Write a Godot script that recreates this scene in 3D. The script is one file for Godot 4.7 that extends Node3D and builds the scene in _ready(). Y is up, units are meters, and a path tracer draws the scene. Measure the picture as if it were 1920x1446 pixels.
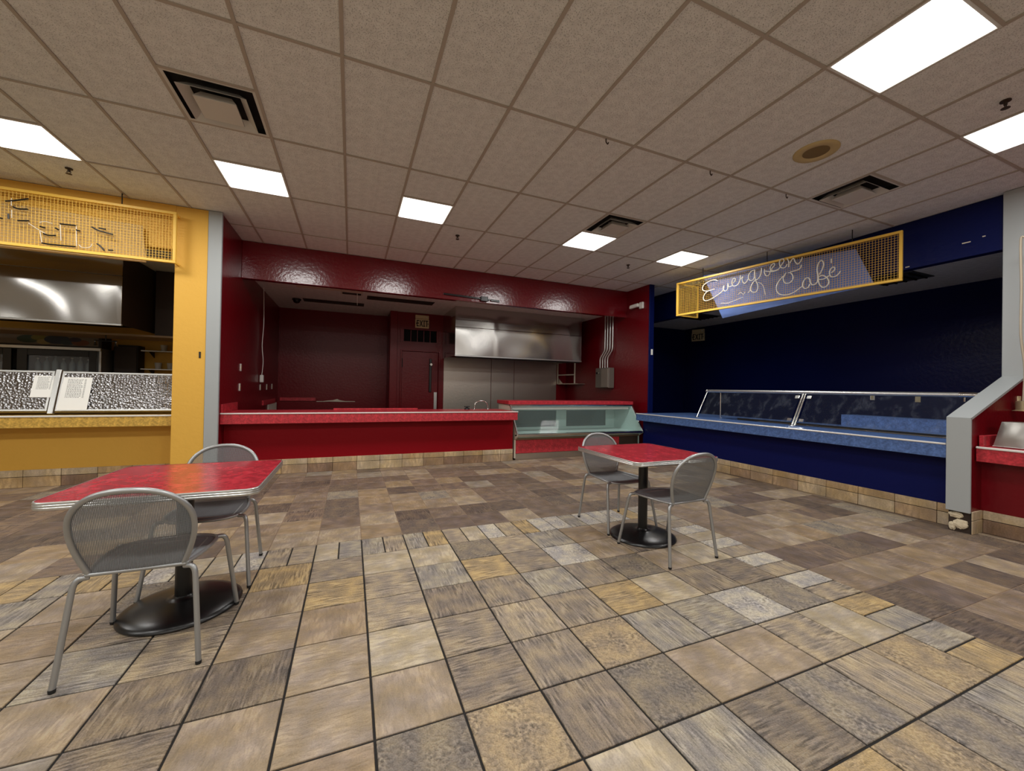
extends Node3D
# Empty food court: y up, metres, the camera stands over the origin.

const CEIL := 3.502
const KCEIL := 3.05
const RCEIL := 3.10
const TP := 0.335           # pitch of the floor tiles
const GX := -0.0977         # ceiling grid origin
const GZ := -2.8907
var M := {}
var T := {}
var used := {}
var rng := RandomNumberGenerator.new()

func _ready() -> void:
	rng.seed = 41
	setup_camera_and_light()
	make_textures()
	make_materials()
	build_ceiling()
	build_floor()
	build_walls()
	build_baseboards()
	build_ceiling_things()
	build_red_stall()
	build_yellow_stall()
	build_blue_stall()
	build_right_stall()
	build_furniture()

# ---------------------------------------------------------------- camera, air, exposure
func setup_camera_and_light() -> void:
	var cam := Camera3D.new()
	cam.name = "camera"
	var yaw := 0.388309
	var pit := 0.006953
	var rol := 0.0180105
	var f := Vector3(sin(yaw) * cos(pit), sin(pit), -cos(yaw) * cos(pit))
	var r0 := Vector3(cos(yaw), 0, sin(yaw))
	var u0 := r0.cross(f)
	var rt := cos(rol) * r0 + sin(rol) * u0
	var up := -sin(rol) * r0 + cos(rol) * u0
	cam.transform = Transform3D(Basis(rt, up, -f), Vector3(0, 1.285, 0))
	cam.fov = rad_to_deg(2.0 * atan(723.0 / 738.012))
	cam.near = 0.05
	cam.far = 60.0
	add_child(cam)
	cam.current = true
	var we := WorldEnvironment.new()
	we.name = "environment"
	var e := Environment.new()
	e.background_mode = Environment.BG_COLOR
	e.background_color = Color(0, 0, 0)
	e.tonemap_mode = Environment.TONE_MAPPER_LINEAR
	e.tonemap_exposure = 1.0
	e.sdfgi_enabled = true
	e.ssao_enabled = true
	e.ssil_enabled = true
	we.environment = e
	add_child(we)

const LAMP_ENERGY := 2.9
const LAMP_COLOR := Color(1.0, 0.995, 0.98)

# ---------------------------------------------------------------- node helpers
func numbered(called: String) -> String:
	var n: int = used.get(called, 0)
	used[called] = n + 1
	return called if n == 0 else "%s_%03d" % [called, n]

func thing(called: String, label: String, category: String, at := Vector3.ZERO, turn := 0.0, group := "") -> Node3D:
	var o := Node3D.new()
	o.name = numbered(called)
	add_child(o)
	o.position = at
	o.rotation.y = turn
	tag(o, label, category, group)
	return o

func tag(o: Node3D, label: String, category: String, group := "") -> Node3D:
	o.set_meta("label", label)
	o.set_meta("category", category)
	if group != "":
		o.set_meta("group", group)
	return o

func structure(called: String, label := "") -> Node3D:
	var o := Node3D.new()
	o.name = numbered(called)
	add_child(o)
	o.set_meta("kind", "structure")
	if label != "":
		o.set_meta("label", label)
	return o

func dup(src: Node3D, at: Vector3, turn: float, label: String) -> Node3D:
	var r: Node3D = src.duplicate()
	r.name = numbered(String(src.name))
	add_child(r)
	r.position = at
	r.rotation.y = turn
	r.set_meta("label", label)
	return r

func st() -> SurfaceTool:
	var s := SurfaceTool.new()
	s.begin(Mesh.PRIMITIVE_TRIANGLES)
	return s

func put(called: String, s: SurfaceTool, m: Material, parent: Node) -> MeshInstance3D:
	return put_mesh(called, s.commit(), m, parent)

func put_mesh(called: String, mesh: Mesh, m: Material, parent: Node) -> MeshInstance3D:
	var o := MeshInstance3D.new()
	o.name = called if parent != self else numbered(called)
	o.mesh = mesh
	o.material_override = m
	parent.add_child(o, true)
	return o

# a structure made of one box
func slab(called: String, mn: Vector3, mx: Vector3, m: Material, bev := 0.0) -> MeshInstance3D:
	var s := st()
	box(s, mn, mx, bev)
	var o := put(called, s, m, self)
	o.set_meta("kind", "structure")
	return o

func part(called: String, mn: Vector3, mx: Vector3, m: Material, parent: Node, bev := 0.0) -> MeshInstance3D:
	var s := st()
	box(s, mn, mx, bev)
	return put(called, s, m, parent)

# ---------------------------------------------------------------- shape helpers (front faces run clockwise)
func vert(s: SurfaceTool, p: Vector3, n: Vector3, uv: Vector2) -> void:
	s.set_normal(n)
	s.set_uv(uv)
	s.add_vertex(p)

func tri(s: SurfaceTool, p: Array, n: Array, uv: Array) -> void:
	var face := Plane(p[0], p[1], p[2]).normal
	var mean: Vector3 = n[0] + n[1] + n[2]
	var order := [0, 1, 2] if face.dot(mean) >= 0.0 else [0, 2, 1]
	for k in order:
		vert(s, p[k], n[k], uv[k])

func planar_uv(p: Vector3, n: Vector3) -> Vector2:
	var a := n.abs()
	if a.y >= a.x and a.y >= a.z:
		return Vector2(p.x, p.z)
	if a.x >= a.z:
		return Vector2(p.z, -p.y)
	return Vector2(p.x, -p.y)

func flat_tri(s: SurfaceTool, a: Vector3, b: Vector3, c: Vector3, away: Vector3) -> void:
	var n := (b - a).cross(c - a).normalized()
	if n.dot((a + b + c) / 3.0 - away) < 0.0:
		n = -n
	tri(s, [a, b, c], [n, n, n], [planar_uv(a, n), planar_uv(b, n), planar_uv(c, n)])

func flat_quad(s: SurfaceTool, a: Vector3, b: Vector3, c: Vector3, d: Vector3, away: Vector3) -> void:
	flat_tri(s, a, b, c, away)
	flat_tri(s, a, c, d, away)

func box(s: SurfaceTool, mn: Vector3, mx: Vector3, bev := 0.0) -> void:
	var c := (mn + mx) / 2.0
	var h := (mx - mn) / 2.0
	obox(s, c, Vector3(h.x, 0, 0), Vector3(0, h.y, 0), Vector3(0, 0, h.z), bev)

# box from its centre and three half axes, with chamfered edges
func obox(s: SurfaceTool, c: Vector3, ax: Vector3, ay: Vector3, az: Vector3, bev := 0.0) -> void:
	var ex := [ax, ay, az]
	var l := [ax.length(), ay.length(), az.length()]
	var b: float = min(bev, 0.45 * min(l[0], min(l[1], l[2])) * 2.0 * 0.5)
	if b <= 0.00001:
		for k in 3:
			var n: Vector3 = ex[k]
			var u: Vector3 = ex[(k + 1) % 3]
			var v: Vector3 = ex[(k + 2) % 3]
			for sg: float in [-1.0, 1.0]:
				flat_quad(s, c + n * sg - u - v, c + n * sg + u - v, c + n * sg + u + v, c + n * sg - u + v, c)
		return
	var inn := []
	for k in 3:
		inn.append(ex[k] * (1.0 - b / l[k]))
	for k in 3:
		var n: Vector3 = ex[k]
		var ni: Vector3 = inn[k]
		var u: Vector3 = inn[(k + 1) % 3]
		var v: Vector3 = inn[(k + 2) % 3]
		var uf: Vector3 = ex[(k + 1) % 3]
		for sg: float in [-1.0, 1.0]:
			flat_quad(s, c + n * sg - u - v, c + n * sg + u - v, c + n * sg + u + v, c + n * sg - u + v, c)
			for sh: float in [-1.0, 1.0]:
				flat_quad(s, c + n * sg + u * sh - v, c + n * sg + u * sh + v, c + ni * sg + uf * sh + v, c + ni * sg + uf * sh - v, c)
	for sx: float in [-1.0, 1.0]:
		for sy: float in [-1.0, 1.0]:
			for sz: float in [-1.0, 1.0]:
				flat_tri(s, c + ex[0] * sx + inn[1] * sy + inn[2] * sz, c + inn[0] * sx + ex[1] * sy + inn[2] * sz, c + inn[0] * sx + inn[1] * sy + ex[2] * sz, c)

# a convex or simple polygon in the plane of u and v, swept by w
func prism(s: SurfaceTool, poly: PackedVector2Array, o: Vector3, u: Vector3, v: Vector3, w: Vector3) -> void:
	var idx := Geometry2D.triangulate_polygon(poly)
	var n := w.normalized()
	for k in range(0, idx.size(), 3):
		var p := []
		for j in 3:
			var q := poly[idx[k + j]]
			p.append(o + u * q.x + v * q.y)
		var w3 := [planar_uv(p[0], n), planar_uv(p[1], n), planar_uv(p[2], n)]
		tri(s, p, [-n, -n, -n], w3)
		tri(s, [p[0] + w, p[1] + w, p[2] + w], [n, n, n], w3)
	var cw := Geometry2D.is_polygon_clockwise(poly)
	for k in poly.size():
		var a := poly[k]
		var b := poly[(k + 1) % poly.size()]
		var d := b - a
		var out := Vector2(d.y, -d.x) if not cw else Vector2(-d.y, d.x)
		var nn := (u * out.x + v * out.y).normalized()
		var pa := o + u * a.x + v * a.y
		var pb := o + u * b.x + v * b.y
		var ua := planar_uv(pa, nn)
		tri(s, [pa, pb, pb + w], [nn, nn, nn], [ua, planar_uv(pb, nn), planar_uv(pb + w, nn)])
		tri(s, [pa, pb + w, pa + w], [nn, nn, nn], [ua, planar_uv(pb + w, nn), planar_uv(pa + w, nn)])

func tube(s: SurfaceTool, pts: Array, r: float, sides := 8, closed := false) -> void:
	var n := pts.size()
	var rings := []
	var norms := []
	var ref := Vector3.ZERO
	for k in n:
		var a: Vector3 = pts[(k - 1 + n) % n] if closed else pts[max(k - 1, 0)]
		var b: Vector3 = pts[(k + 1) % n] if closed else pts[min(k + 1, n - 1)]
		var t := (b - a).normalized()
		if ref == Vector3.ZERO:
			ref = t.cross(Vector3.UP)
			if ref.length() < 0.05:
				ref = t.cross(Vector3.RIGHT)
		ref = (ref - t * ref.dot(t)).normalized()
		var o := t.cross(ref)
		var ring := []
		var nr := []
		for j in sides:
			var an := TAU * j / sides
			var d := ref * cos(an) + o * sin(an)
			ring.append((pts[k] as Vector3) + d * r)
			nr.append(d)
		rings.append(ring)
		norms.append(nr)
	var last := n if closed else n - 1
	for k in last:
		var k2 := (k + 1) % n
		for j in sides:
			var j2 := (j + 1) % sides
			var uv := [Vector2(float(j) / sides, k), Vector2(float(j + 1) / sides, k), Vector2(float(j + 1) / sides, k + 1), Vector2(float(j) / sides, k + 1)]
			tri(s, [rings[k][j], rings[k][j2], rings[k2][j2]], [norms[k][j], norms[k][j2], norms[k2][j2]], [uv[0], uv[1], uv[2]])
			tri(s, [rings[k][j], rings[k2][j2], rings[k2][j]], [norms[k][j], norms[k2][j2], norms[k2][j]], [uv[0], uv[2], uv[3]])
	if not closed:
		for e in [0, n - 1]:
			var cc: Vector3 = pts[e]
			var nn: Vector3 = ((pts[0] as Vector3) - (pts[1] as Vector3)).normalized() if e == 0 else ((pts[n - 1] as Vector3) - (pts[n - 2] as Vector3)).normalized()
			for j in range(1, sides - 1):
				tri(s, [rings[e][0], rings[e][j], rings[e][j + 1]], [nn, nn, nn], [Vector2.ZERO, Vector2.ZERO, Vector2.ZERO])

# profile of (radius, height) turned about the axis through c
func lathe(s: SurfaceTool, prof: Array, c: Vector3, seg := 32, smooth := true) -> void:
	for k in prof.size() - 1:
		var a: Vector2 = prof[k]
		var b: Vector2 = prof[k + 1]
		var d := b - a
		if d.length() < 0.00001:
			continue
		var nn := Vector2(d.y, -d.x).normalized()
		var na := nn
		var nb := nn
		if smooth and k > 0:
			var p: Vector2 = a - (prof[k - 1] as Vector2)
			var pn := Vector2(p.y, -p.x).normalized()
			if pn.dot(nn) > 0.6:
				na = (pn + nn).normalized()
		if smooth and k < prof.size() - 2:
			var p2: Vector2 = (prof[k + 2] as Vector2) - b
			var pn2 := Vector2(p2.y, -p2.x).normalized()
			if pn2.dot(nn) > 0.6:
				nb = (pn2 + nn).normalized()
		for j in seg:
			var t0 := TAU * j / seg
			var t1 := TAU * (j + 1) / seg
			var d0 := Vector3(cos(t0), 0, sin(t0))
			var d1 := Vector3(cos(t1), 0, sin(t1))
			var up := Vector3.UP
			var pts := [c + d0 * a.x + up * a.y, c + d1 * a.x + up * a.y, c + d1 * b.x + up * b.y, c + d0 * b.x + up * b.y]
			var ns := [d0 * na.x + up * na.y, d1 * na.x + up * na.y, d1 * nb.x + up * nb.y, d0 * nb.x + up * nb.y]
			var uv := [Vector2(float(j) / seg, k), Vector2(float(j + 1) / seg, k), Vector2(float(j + 1) / seg, k + 1), Vector2(float(j) / seg, k + 1)]
			if a.x > 0.00001:
				tri(s, [pts[0], pts[1], pts[2]], [ns[0], ns[1], ns[2]], [uv[0], uv[1], uv[2]])
			if b.x > 0.00001:
				tri(s, [pts[0], pts[2], pts[3]], [ns[0], ns[2], ns[3]], [uv[0], uv[2], uv[3]])

func smooth_path(pts: Array, n := 6) -> Array:
	var c := Curve3D.new()
	for k in pts.size():
		var a: Vector3 = pts[max(k - 1, 0)]
		var b: Vector3 = pts[min(k + 1, pts.size() - 1)]
		var t := (b - a) / 6.0
		c.add_point(pts[k], -t, t)
	var out := []
	for k in pts.size() - 1:
		for j in n:
			out.append(c.sample(k, float(j) / n))
	out.append(pts[pts.size() - 1])
	return out

# polyline with rounded corners
func bent(pts: Array, r: float, n := 5) -> Array:
	var out := [pts[0]]
	for k in range(1, pts.size() - 1):
		var p: Vector3 = pts[k]
		var a: Vector3 = pts[k - 1]
		var b: Vector3 = pts[k + 1]
		var ra: float = min(r, p.distance_to(a) * 0.49)
		var rb: float = min(r, p.distance_to(b) * 0.49)
		var p0 := p + (a - p).normalized() * ra
		var p1 := p + (b - p).normalized() * rb
		for j in n + 1:
			var t := float(j) / n
			out.append(p0.lerp(p, t).lerp(p.lerp(p1, t), t))
	out.append(pts[pts.size() - 1])
	return out

# three-sided wire
func wire(s: SurfaceTool, pts: Array, r: float) -> void:
	tube(s, pts, r, 3)

func text(called: String, words: String, size: float, depth: float, m: Material, parent: Node, at: Vector3, turn: float, bold := true) -> MeshInstance3D:
	var tm := TextMesh.new()
	var f := SystemFont.new()
	f.font_names = PackedStringArray(["Droid Sans"])
	f.font_weight = 700 if bold else 400
	tm.font = f
	tm.text = words
	tm.font_size = 48
	tm.pixel_size = size / 48.0 * 1.38
	tm.depth = depth
	var o := put_mesh(called, tm, m, parent)
	o.position = at
	o.rotation.y = turn
	return o

# ---------------------------------------------------------------- textures
func noise(kind: int, freq: float, sd: int, oct := 4, warp := 0.0) -> FastNoiseLite:
	var n := FastNoiseLite.new()
	n.noise_type = kind as FastNoiseLite.NoiseType
	n.frequency = freq
	n.seed = sd
	n.fractal_octaves = oct
	if warp > 0.0:
		n.domain_warp_enabled = true
		n.domain_warp_amplitude = warp
		n.domain_warp_frequency = 0.02
	return n

func grey(w: int, h: int, n: FastNoiseLite, tw := 0, th := 0) -> PackedByteArray:
	var im := n.get_seamless_image(w, h)
	if tw > 0:
		im.resize(tw, th, Image.INTERPOLATE_CUBIC)
	im.convert(Image.FORMAT_L8)
	return im.get_data()

func tex(im: Image) -> ImageTexture:
	im.generate_mipmaps()
	return ImageTexture.create_from_image(im)

func grey_tex(d: PackedByteArray, w: int, h: int) -> ImageTexture:
	return tex(Image.create_from_data(w, h, false, Image.FORMAT_L8, d))

func make_textures() -> void:
	var n := 512
	var simplex := FastNoiseLite.TYPE_SIMPLEX_SMOOTH
	# three stone faces: cleft along a grain, pitted, cloudy
	var cloud := grey(n, n, noise(simplex, 0.006, 3, 5))
	var cloud2 := grey(n, n, noise(simplex, 0.009, 9, 4))
	var grain := grey(n, n / 8, noise(simplex, 0.075, 5, 5, 18.0), n, n)
	var grain2 := grey(n, n / 4, noise(simplex, 0.06, 15, 5, 22.0), n, n)
	var pits := grey(n, n, noise(simplex, 0.06, 6, 5, 14.0))
	var fine := grey(n, n, noise(simplex, 0.16, 7, 3))
	for kind in 3:
		var h := PackedByteArray()
		h.resize(n * n)
		var c := PackedByteArray()
		c.resize(n * n * 3)
		for k in n * n:
			var a: float = (grain[k] if kind == 0 else (pits[k] if kind == 1 else grain2[k])) / 255.0
			var b := fine[k] / 255.0
			var cl := cloud[k] / 255.0
			var c2 := cloud2[k] / 255.0
			var hh: float = a * 0.72 + b * 0.28
			h[k] = int(clampf(hh * 255.0, 0, 255))
			var mask: float = clampf((cl - 0.32) * 2.2, 0.25, 1.0)
			var sharp: float = clampf((a - 0.5) * 1.6 * mask + 0.5, 0, 1)
			var v: float = 0.86 + 0.46 * (sharp - 0.5) + 0.24 * (b - 0.5) + 0.26 * (c2 - 0.5)
			if kind == 2:
				v = 0.88 + 0.22 * (sharp - 0.5) + 0.26 * (cl - 0.5) + 0.12 * (b - 0.5)
			var warm: float = clampf((c2 - 0.5) * 1.5 + 0.5, 0, 1)
			c[k * 3] = int(clampf(v * (0.985 + 0.03 * warm) * 255, 0, 255))
			c[k * 3 + 1] = int(clampf(v * (0.98 + 0.005 * warm) * 255, 0, 255))
			c[k * 3 + 2] = int(clampf(v * (1.03 - 0.10 * warm) * 255, 0, 255))
		T["stone%d" % kind] = tex(Image.create_from_data(n, n, false, Image.FORMAT_RGB8, c))
		T["stone%d_h" % kind] = grey_tex(h, n, n)
	# mottled laminate
	var lam := PackedByteArray()
	lam.resize(n * n)
	var spot := grey(n, n, noise(simplex, 0.022, 21, 3))
	for k in n * n:
		lam[k] = int(clampf(208.0 + (spot[k] - 128.0) * 0.24 + (cloud[k] - 128.0) * 0.2, 100, 255))
	T["laminate"] = grey_tex(lam, n, n)
	# acoustic ceiling board with pinholes and fissures
	var hole := grey(n, n, noise(FastNoiseLite.TYPE_CELLULAR, 0.055, 33, 1))
	var cb := PackedByteArray()
	cb.resize(n * n)
	var ch := PackedByteArray()
	ch.resize(n * n)
	for k in n * n:
		var v := 244.0 + (cloud[k] - 128.0) * 0.07 + (fine[k] - 128.0) * 0.12
		var deep := 255
		if hole[k] < 46 and pits[k] > 128:
			v -= 46.0
			deep = 40
		elif pits[k] < 62:
			v -= 14.0
			deep = 150
		cb[k] = int(clampf(v, 0, 255))
		ch[k] = deep
	T["board"] = grey_tex(cb, n, n)
	T["board_h"] = grey_tex(ch, n, n)
	# brushed and dented sheet steel, hammered sheet, eggshell paint
	T["brush"] = grey_tex(grey(n / 16, n, noise(simplex, 0.2, 50, 3), n, n), n, n)
	T["dent"] = grey_tex(grey(n, n, noise(simplex, 0.0045, 54, 1)), n, n)
	T["hammer"] = grey_tex(grey(n, n, noise(FastNoiseLite.TYPE_CELLULAR, 0.035, 57, 1)), n, n)
	T["paint"] = grey_tex(grey(n, n, noise(simplex, 0.02, 61, 4)), n, n)
	# smears of wiping and dust on the counter glass
	var sm := PackedByteArray()
	sm.resize(n * n * 4)
	for k in n * n:
		var v: float = clampf((cloud2[k] - 120.0) / 135.0, 0, 1) * clampf(grain2[k] / 200.0, 0, 1)
		sm[k * 4] = 200
		sm[k * 4 + 1] = 210
		sm[k * 4 + 2] = 225
		sm[k * 4 + 3] = int(2.0 + 12.0 * v)
	T["smear"] = tex(Image.create_from_data(n, n, false, Image.FORMAT_RGBA8, sm))
	# printed menu sheet
	var pg := Image.create_empty(256, 384, false, Image.FORMAT_RGB8)
	pg.fill(Color(0.93, 0.93, 0.91))
	var r := RandomNumberGenerator.new()
	r.seed = 7
	for row in 15:
		var y := 24 + row * 15
		var x := 46
		while x < 170:
			var w := r.randi_range(5, 18)
			pg.fill_rect(Rect2i(x, y, w, 6), Color(0.42, 0.42, 0.42))
			x += w + 5
		pg.fill_rect(Rect2i(190, y, 16, 6), Color(0.45, 0.45, 0.45))
	T["menu"] = tex(pg)
	# faded fruit print of the cooler's header
	var fr := Image.create_empty(512, 96, false, Image.FORMAT_RGB8)
	fr.fill(Color(0.42, 0.38, 0.33))
	for b in [[300, 50, 34, Color(0.12, 0.22, 0.16)], [330, 34, 24, Color(0.45, 0.42, 0.12)], [345, 70, 22, Color(0.55, 0.5, 0.32)], [385, 46, 40, Color(0.10, 0.16, 0.24)], [415, 70, 22, Color(0.14, 0.2, 0.24)], [455, 66, 28, Color(0.42, 0.22, 0.08)], [438, 40, 20, Color(0.16, 0.12, 0.2)]]:
		for y in range(b[1] - b[2], b[1] + b[2]):
			for x in range(b[0] - b[2], b[0] + b[2]):
				if y >= 0 and y < 96 and x >= 0 and x < 512 and Vector2(x - b[0], y - b[1]).length() < b[2]:
					fr.set_pixel(x, y, b[3])
	T["fruit"] = tex(fr)

# ---------------------------------------------------------------- materials
func mat(c: Color, rough := 0.6, metal := 0.0) -> StandardMaterial3D:
	var m := StandardMaterial3D.new()
	m.albedo_color = c
	m.roughness = rough
	m.metallic = metal
	return m

func rgb(r: int, g: int, b: int) -> Color:
	return Color(r / 255.0, g / 255.0, b / 255.0)

func tri_map(m: StandardMaterial3D, sc: Vector3) -> StandardMaterial3D:
	m.uv1_triplanar = true
	m.uv1_world_triplanar = true
	m.uv1_scale = sc
	return m

func relief(m: StandardMaterial3D, t: Texture2D, cm: float) -> StandardMaterial3D:
	m.heightmap_enabled = true
	m.heightmap_texture = t
	m.heightmap_scale = cm
	return m

func paint(c: Color, rough := 0.45, spec := 0.5) -> StandardMaterial3D:
	var m := mat(c, rough)
	m.metallic_specular = spec
	tri_map(m, Vector3(1.3, 1.3, 1.3))
	return relief(m, T.paint, 0.12)

func laminate(c: Color, rough := 0.28, sc := 3.0) -> StandardMaterial3D:
	var m := mat(c, rough)
	m.albedo_texture = T.laminate
	return tri_map(m, Vector3(sc, sc, sc))

func make_materials() -> void:
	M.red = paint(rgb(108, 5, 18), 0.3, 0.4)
	M.red_gloss = paint(rgb(108, 5, 18), 0.2, 0.6)
	M.red_low = paint(rgb(130, 8, 20), 0.42, 0.25)
	M.blue = paint(rgb(11, 20, 70), 0.3, 0.3)
	M.blue_low = paint(rgb(14, 21, 76), 0.36, 0.25)
	M.yellow = paint(rgb(224, 174, 74), 0.55, 0.4)
	M.beige = paint(rgb(222, 214, 202), 0.7)
	M.grey_trim = mat(rgb(164, 169, 170), 0.42)
	M.red_lam = laminate(rgb(222, 62, 74), 0.32)
	M.blue_lam = laminate(rgb(98, 132, 196), 0.34)
	M.yellow_lam = laminate(rgb(244, 196, 92), 0.4)
	M.table_lam = laminate(rgb(214, 58, 72), 0.2, 1.6)
	M.alu = mat(rgb(205, 206, 204), 0.32, 0.9)
	M.alu_strip = mat(rgb(236, 234, 230), 0.35, 0.25)
	M.chrome = mat(rgb(215, 216, 214), 0.14, 1.0)
	M.steel = relief(tri_map(mat(rgb(190, 188, 184), 0.17, 1.0), Vector3(0.5, 0.5, 0.5)), T.dent, 2.6)
	M.steel_flat = relief(tri_map(mat(rgb(196, 194, 190), 0.2, 1.0), Vector3(0.5, 0.5, 0.5)), T.dent, 1.3)
	M.steel_wall = relief(tri_map(mat(rgb(190, 182, 172), 0.36, 1.0), Vector3(1.2, 1.2, 1.2)), T.paint, 0.06)
	M.hammer = relief(tri_map(mat(rgb(150, 150, 152), 0.22, 1.0), Vector3(2.3, 2.3, 2.3)), T.hammer, 1.5)
	M.chair = mat(rgb(164, 166, 167), 0.36, 0.7)
	M.chair_mesh = mat(rgb(140, 143, 145), 0.5, 0.45)
	M.black = mat(rgb(14, 14, 15), 0.3)
	M.rubber = mat(rgb(20, 19, 18), 0.8)
	M.dark = mat(rgb(26, 22, 20), 0.6)
	M.void = mat(rgb(8, 7, 7), 0.9)
	M.brown = mat(rgb(52, 38, 28), 0.6)
	M.white = mat(rgb(226, 224, 218), 0.5)
	M.plate = mat(rgb(206, 196, 178), 0.5)
	M.almond = mat(rgb(214, 200, 160), 0.5)
	M.grout = paint(rgb(26, 23, 21), 0.9)
	M.grout_tan = paint(rgb(134, 112, 92), 0.9)
	M.board = mat(rgb(238, 242, 240), 0.95)
	M.board.albedo_texture = T.board
	relief(M.board, T.board_h, 0.25)
	tri_map(M.board, Vector3(2.6, 2.6, 2.6))
	M.kboard = M.board
	M.rail = mat(rgb(176, 168, 156), 0.6)
	M.vent = mat(rgb(206, 205, 198), 0.5)
	M.speaker = mat(rgb(196, 178, 128), 0.6)
	M.lamp = mat(rgb(255, 255, 255), 0.5)
	M.lamp.emission_enabled = true
	M.lamp.emission = Color(1.0, 0.985, 0.965)
	M.lamp.emission_energy_multiplier = 2.2
	M.sign_yellow = mat(rgb(236, 190, 78), 0.42)
	M.sign_board = mat(rgb(196, 166, 110), 0.7)
	M.sign_blue = mat(rgb(104, 134, 204), 0.6)
	M.neon = mat(rgb(226, 220, 206), 0.25)
	M.neon_black = mat(rgb(16, 14, 13), 0.35)
	M.paper = mat(rgb(255, 255, 255), 0.8)
	M.paper.albedo_texture = T.menu
	M.fruit = mat(rgb(255, 255, 255), 0.5)
	M.fruit.albedo_texture = T.fruit
	M.aqua = mat(rgb(178, 208, 202), 0.35)
	M.slate = mat(rgb(58, 62, 62), 0.4)
	M.exit_face = mat(rgb(206, 188, 146), 0.5)
	M.exit_text = mat(rgb(22, 18, 16), 0.6)
	M.plaster = mat(rgb(214, 200, 172), 0.9)
	M.bottle = mat(rgb(150, 170, 172), 0.15)
	M.cup = mat(rgb(206, 204, 198), 0.4)
	M.glass = glass_mat(rgb(200, 226, 220), 0.05)
	M.glass.metallic_specular = 0.12
	M.glass_dark = glass_mat(rgb(120, 140, 160), 0.16)
	M.door_glass = mat(rgb(20, 22, 22), 0.12)
	M.glass_smear = glass_mat(rgb(255, 255, 255), 1.0)
	M.glass_smear.albedo_texture = T.smear
	# stone tiles: tone, face
	M.light_tiles = []
	for a in [[181, 166, 142, 0], [173, 156, 132, 2], [163, 149, 129, 0], [191, 178, 152, 2], [153, 139, 121, 0], [191, 167, 123, 0], [206, 200, 187, 1], [146, 135, 118, 1], [177, 158, 127, 1], [173, 165, 150, 0], [166, 146, 119, 2], [142, 129, 112, 0], [157, 147, 132, 1]]:
		M.light_tiles.append(stone(a))
	M.dark_tiles = []
	for a in [[149, 131, 111, 2], [131, 114, 98, 2], [160, 142, 118, 2], [116, 101, 88, 0], [159, 149, 132, 1], [165, 144, 115, 2], [139, 120, 103, 0], [126, 111, 96, 1], [173, 157, 134, 2], [120, 104, 92, 2]]:
		M.dark_tiles.append(stone(a))

func glass_mat(c: Color, alpha: float) -> StandardMaterial3D:
	var m := mat(c, 0.04)
	m.transparency = BaseMaterial3D.TRANSPARENCY_ALPHA
	m.albedo_color.a = alpha
	return m

func stone(a: Array) -> StandardMaterial3D:
	var m := mat(Color(min(1.0, a[0] / 255.0), min(1.0, a[1] / 255.0), min(1.0, a[2] / 255.0)), 0.5)
	m.albedo_texture = T["stone%d" % a[3]]
	relief(m, T["stone%d_h" % a[3]], 0.7 if a[3] < 2 else 0.4)
	return m

# ---------------------------------------------------------------- ceiling
func gx(i: float) -> float:
	return GX + 0.6096 * i

func gz(j: float) -> float:
	return GZ - 1.2192 * j

const LAMPS := [[-5, 1.5], [-2, 1.5], [1, 1.5], [5, 1.5], [8, 1.5], [5, -1.5], [8, -1.5], [-5, -1.5], [-2, -1.5], [1, -1.5], [-5, -4.5], [-2, -4.5], [1, -4.5], [5, -4.5], [8, -4.5], [-8, 1.5], [-8, -1.5], [-11, -1.5], [-8, -4.5]]
const VENTS := [[-2, 0.5], [5, 1.0], [8, -0.5]]

func taken(i: int, j: float) -> bool:
	for a in LAMPS + VENTS:
		if a[0] == i and absf(a[1] - j) < 0.1:
			return true
	return false

func build_ceiling() -> void:
	var c := structure("ceiling", "suspended ceiling of speckled beige acoustic boards in a metal grid")
	part("deck", Vector3(-9.2, 3.56, -11), Vector3(9.4, 3.75, 4.7), M.board, c)
	part("plain_boards", Vector3(-9.2, 3.508, 0.9), Vector3(6.6, 3.52, 4.7), M.board, c)
	part("plain_boards", Vector3(-9.2, 3.508, -6.4), Vector3(gx(-11), 3.52, 0.9), M.board, c)
	var full: Mesh = board_mesh(0.595, 1.203)
	var half: Mesh = board_mesh(0.595, 0.594)
	for i in range(-11, 11):
		for j in range(-3, 4):
			var a := taken(i, j)
			var b := taken(i, j + 0.5)
			var x := gx(i + 0.5)
			if not a and not b:
				var o := put_mesh("ceiling_tile", full, M.board, c)
				o.position = Vector3(x, 3.508, gz(j + 0.5))
			else:
				if not a:
					put_mesh("ceiling_tile", half, M.board, c).position = Vector3(x, 3.508, gz(j + 0.25))
				if not b:
					put_mesh("ceiling_tile", half, M.board, c).position = Vector3(x, 3.508, gz(j + 0.75))
				part("cross_rail", Vector3(gx(i) + 0.012, 3.5, gz(j + 0.5) - 0.011), Vector3(gx(i + 1) - 0.012, 3.512, gz(j + 0.5) + 0.011), M.rail, c)
	for i in range(-11, 12):
		part("main_rail", Vector3(gx(i) - 0.012, 3.4995, gz(4)), Vector3(gx(i) + 0.012, 3.512, gz(-3)), M.rail, c)
	for j in range(-3, 5):
		part("cross_rail", Vector3(gx(-11), 3.5, gz(j) - 0.011), Vector3(gx(11), 3.511, gz(j) + 0.011), M.rail, c)

func board_mesh(w: float, d: float) -> Mesh:
	var s := st()
	box(s, Vector3(-w / 2, 0, -d / 2), Vector3(w / 2, 0.016, d / 2), 0.003)
	return s.commit()

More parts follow.
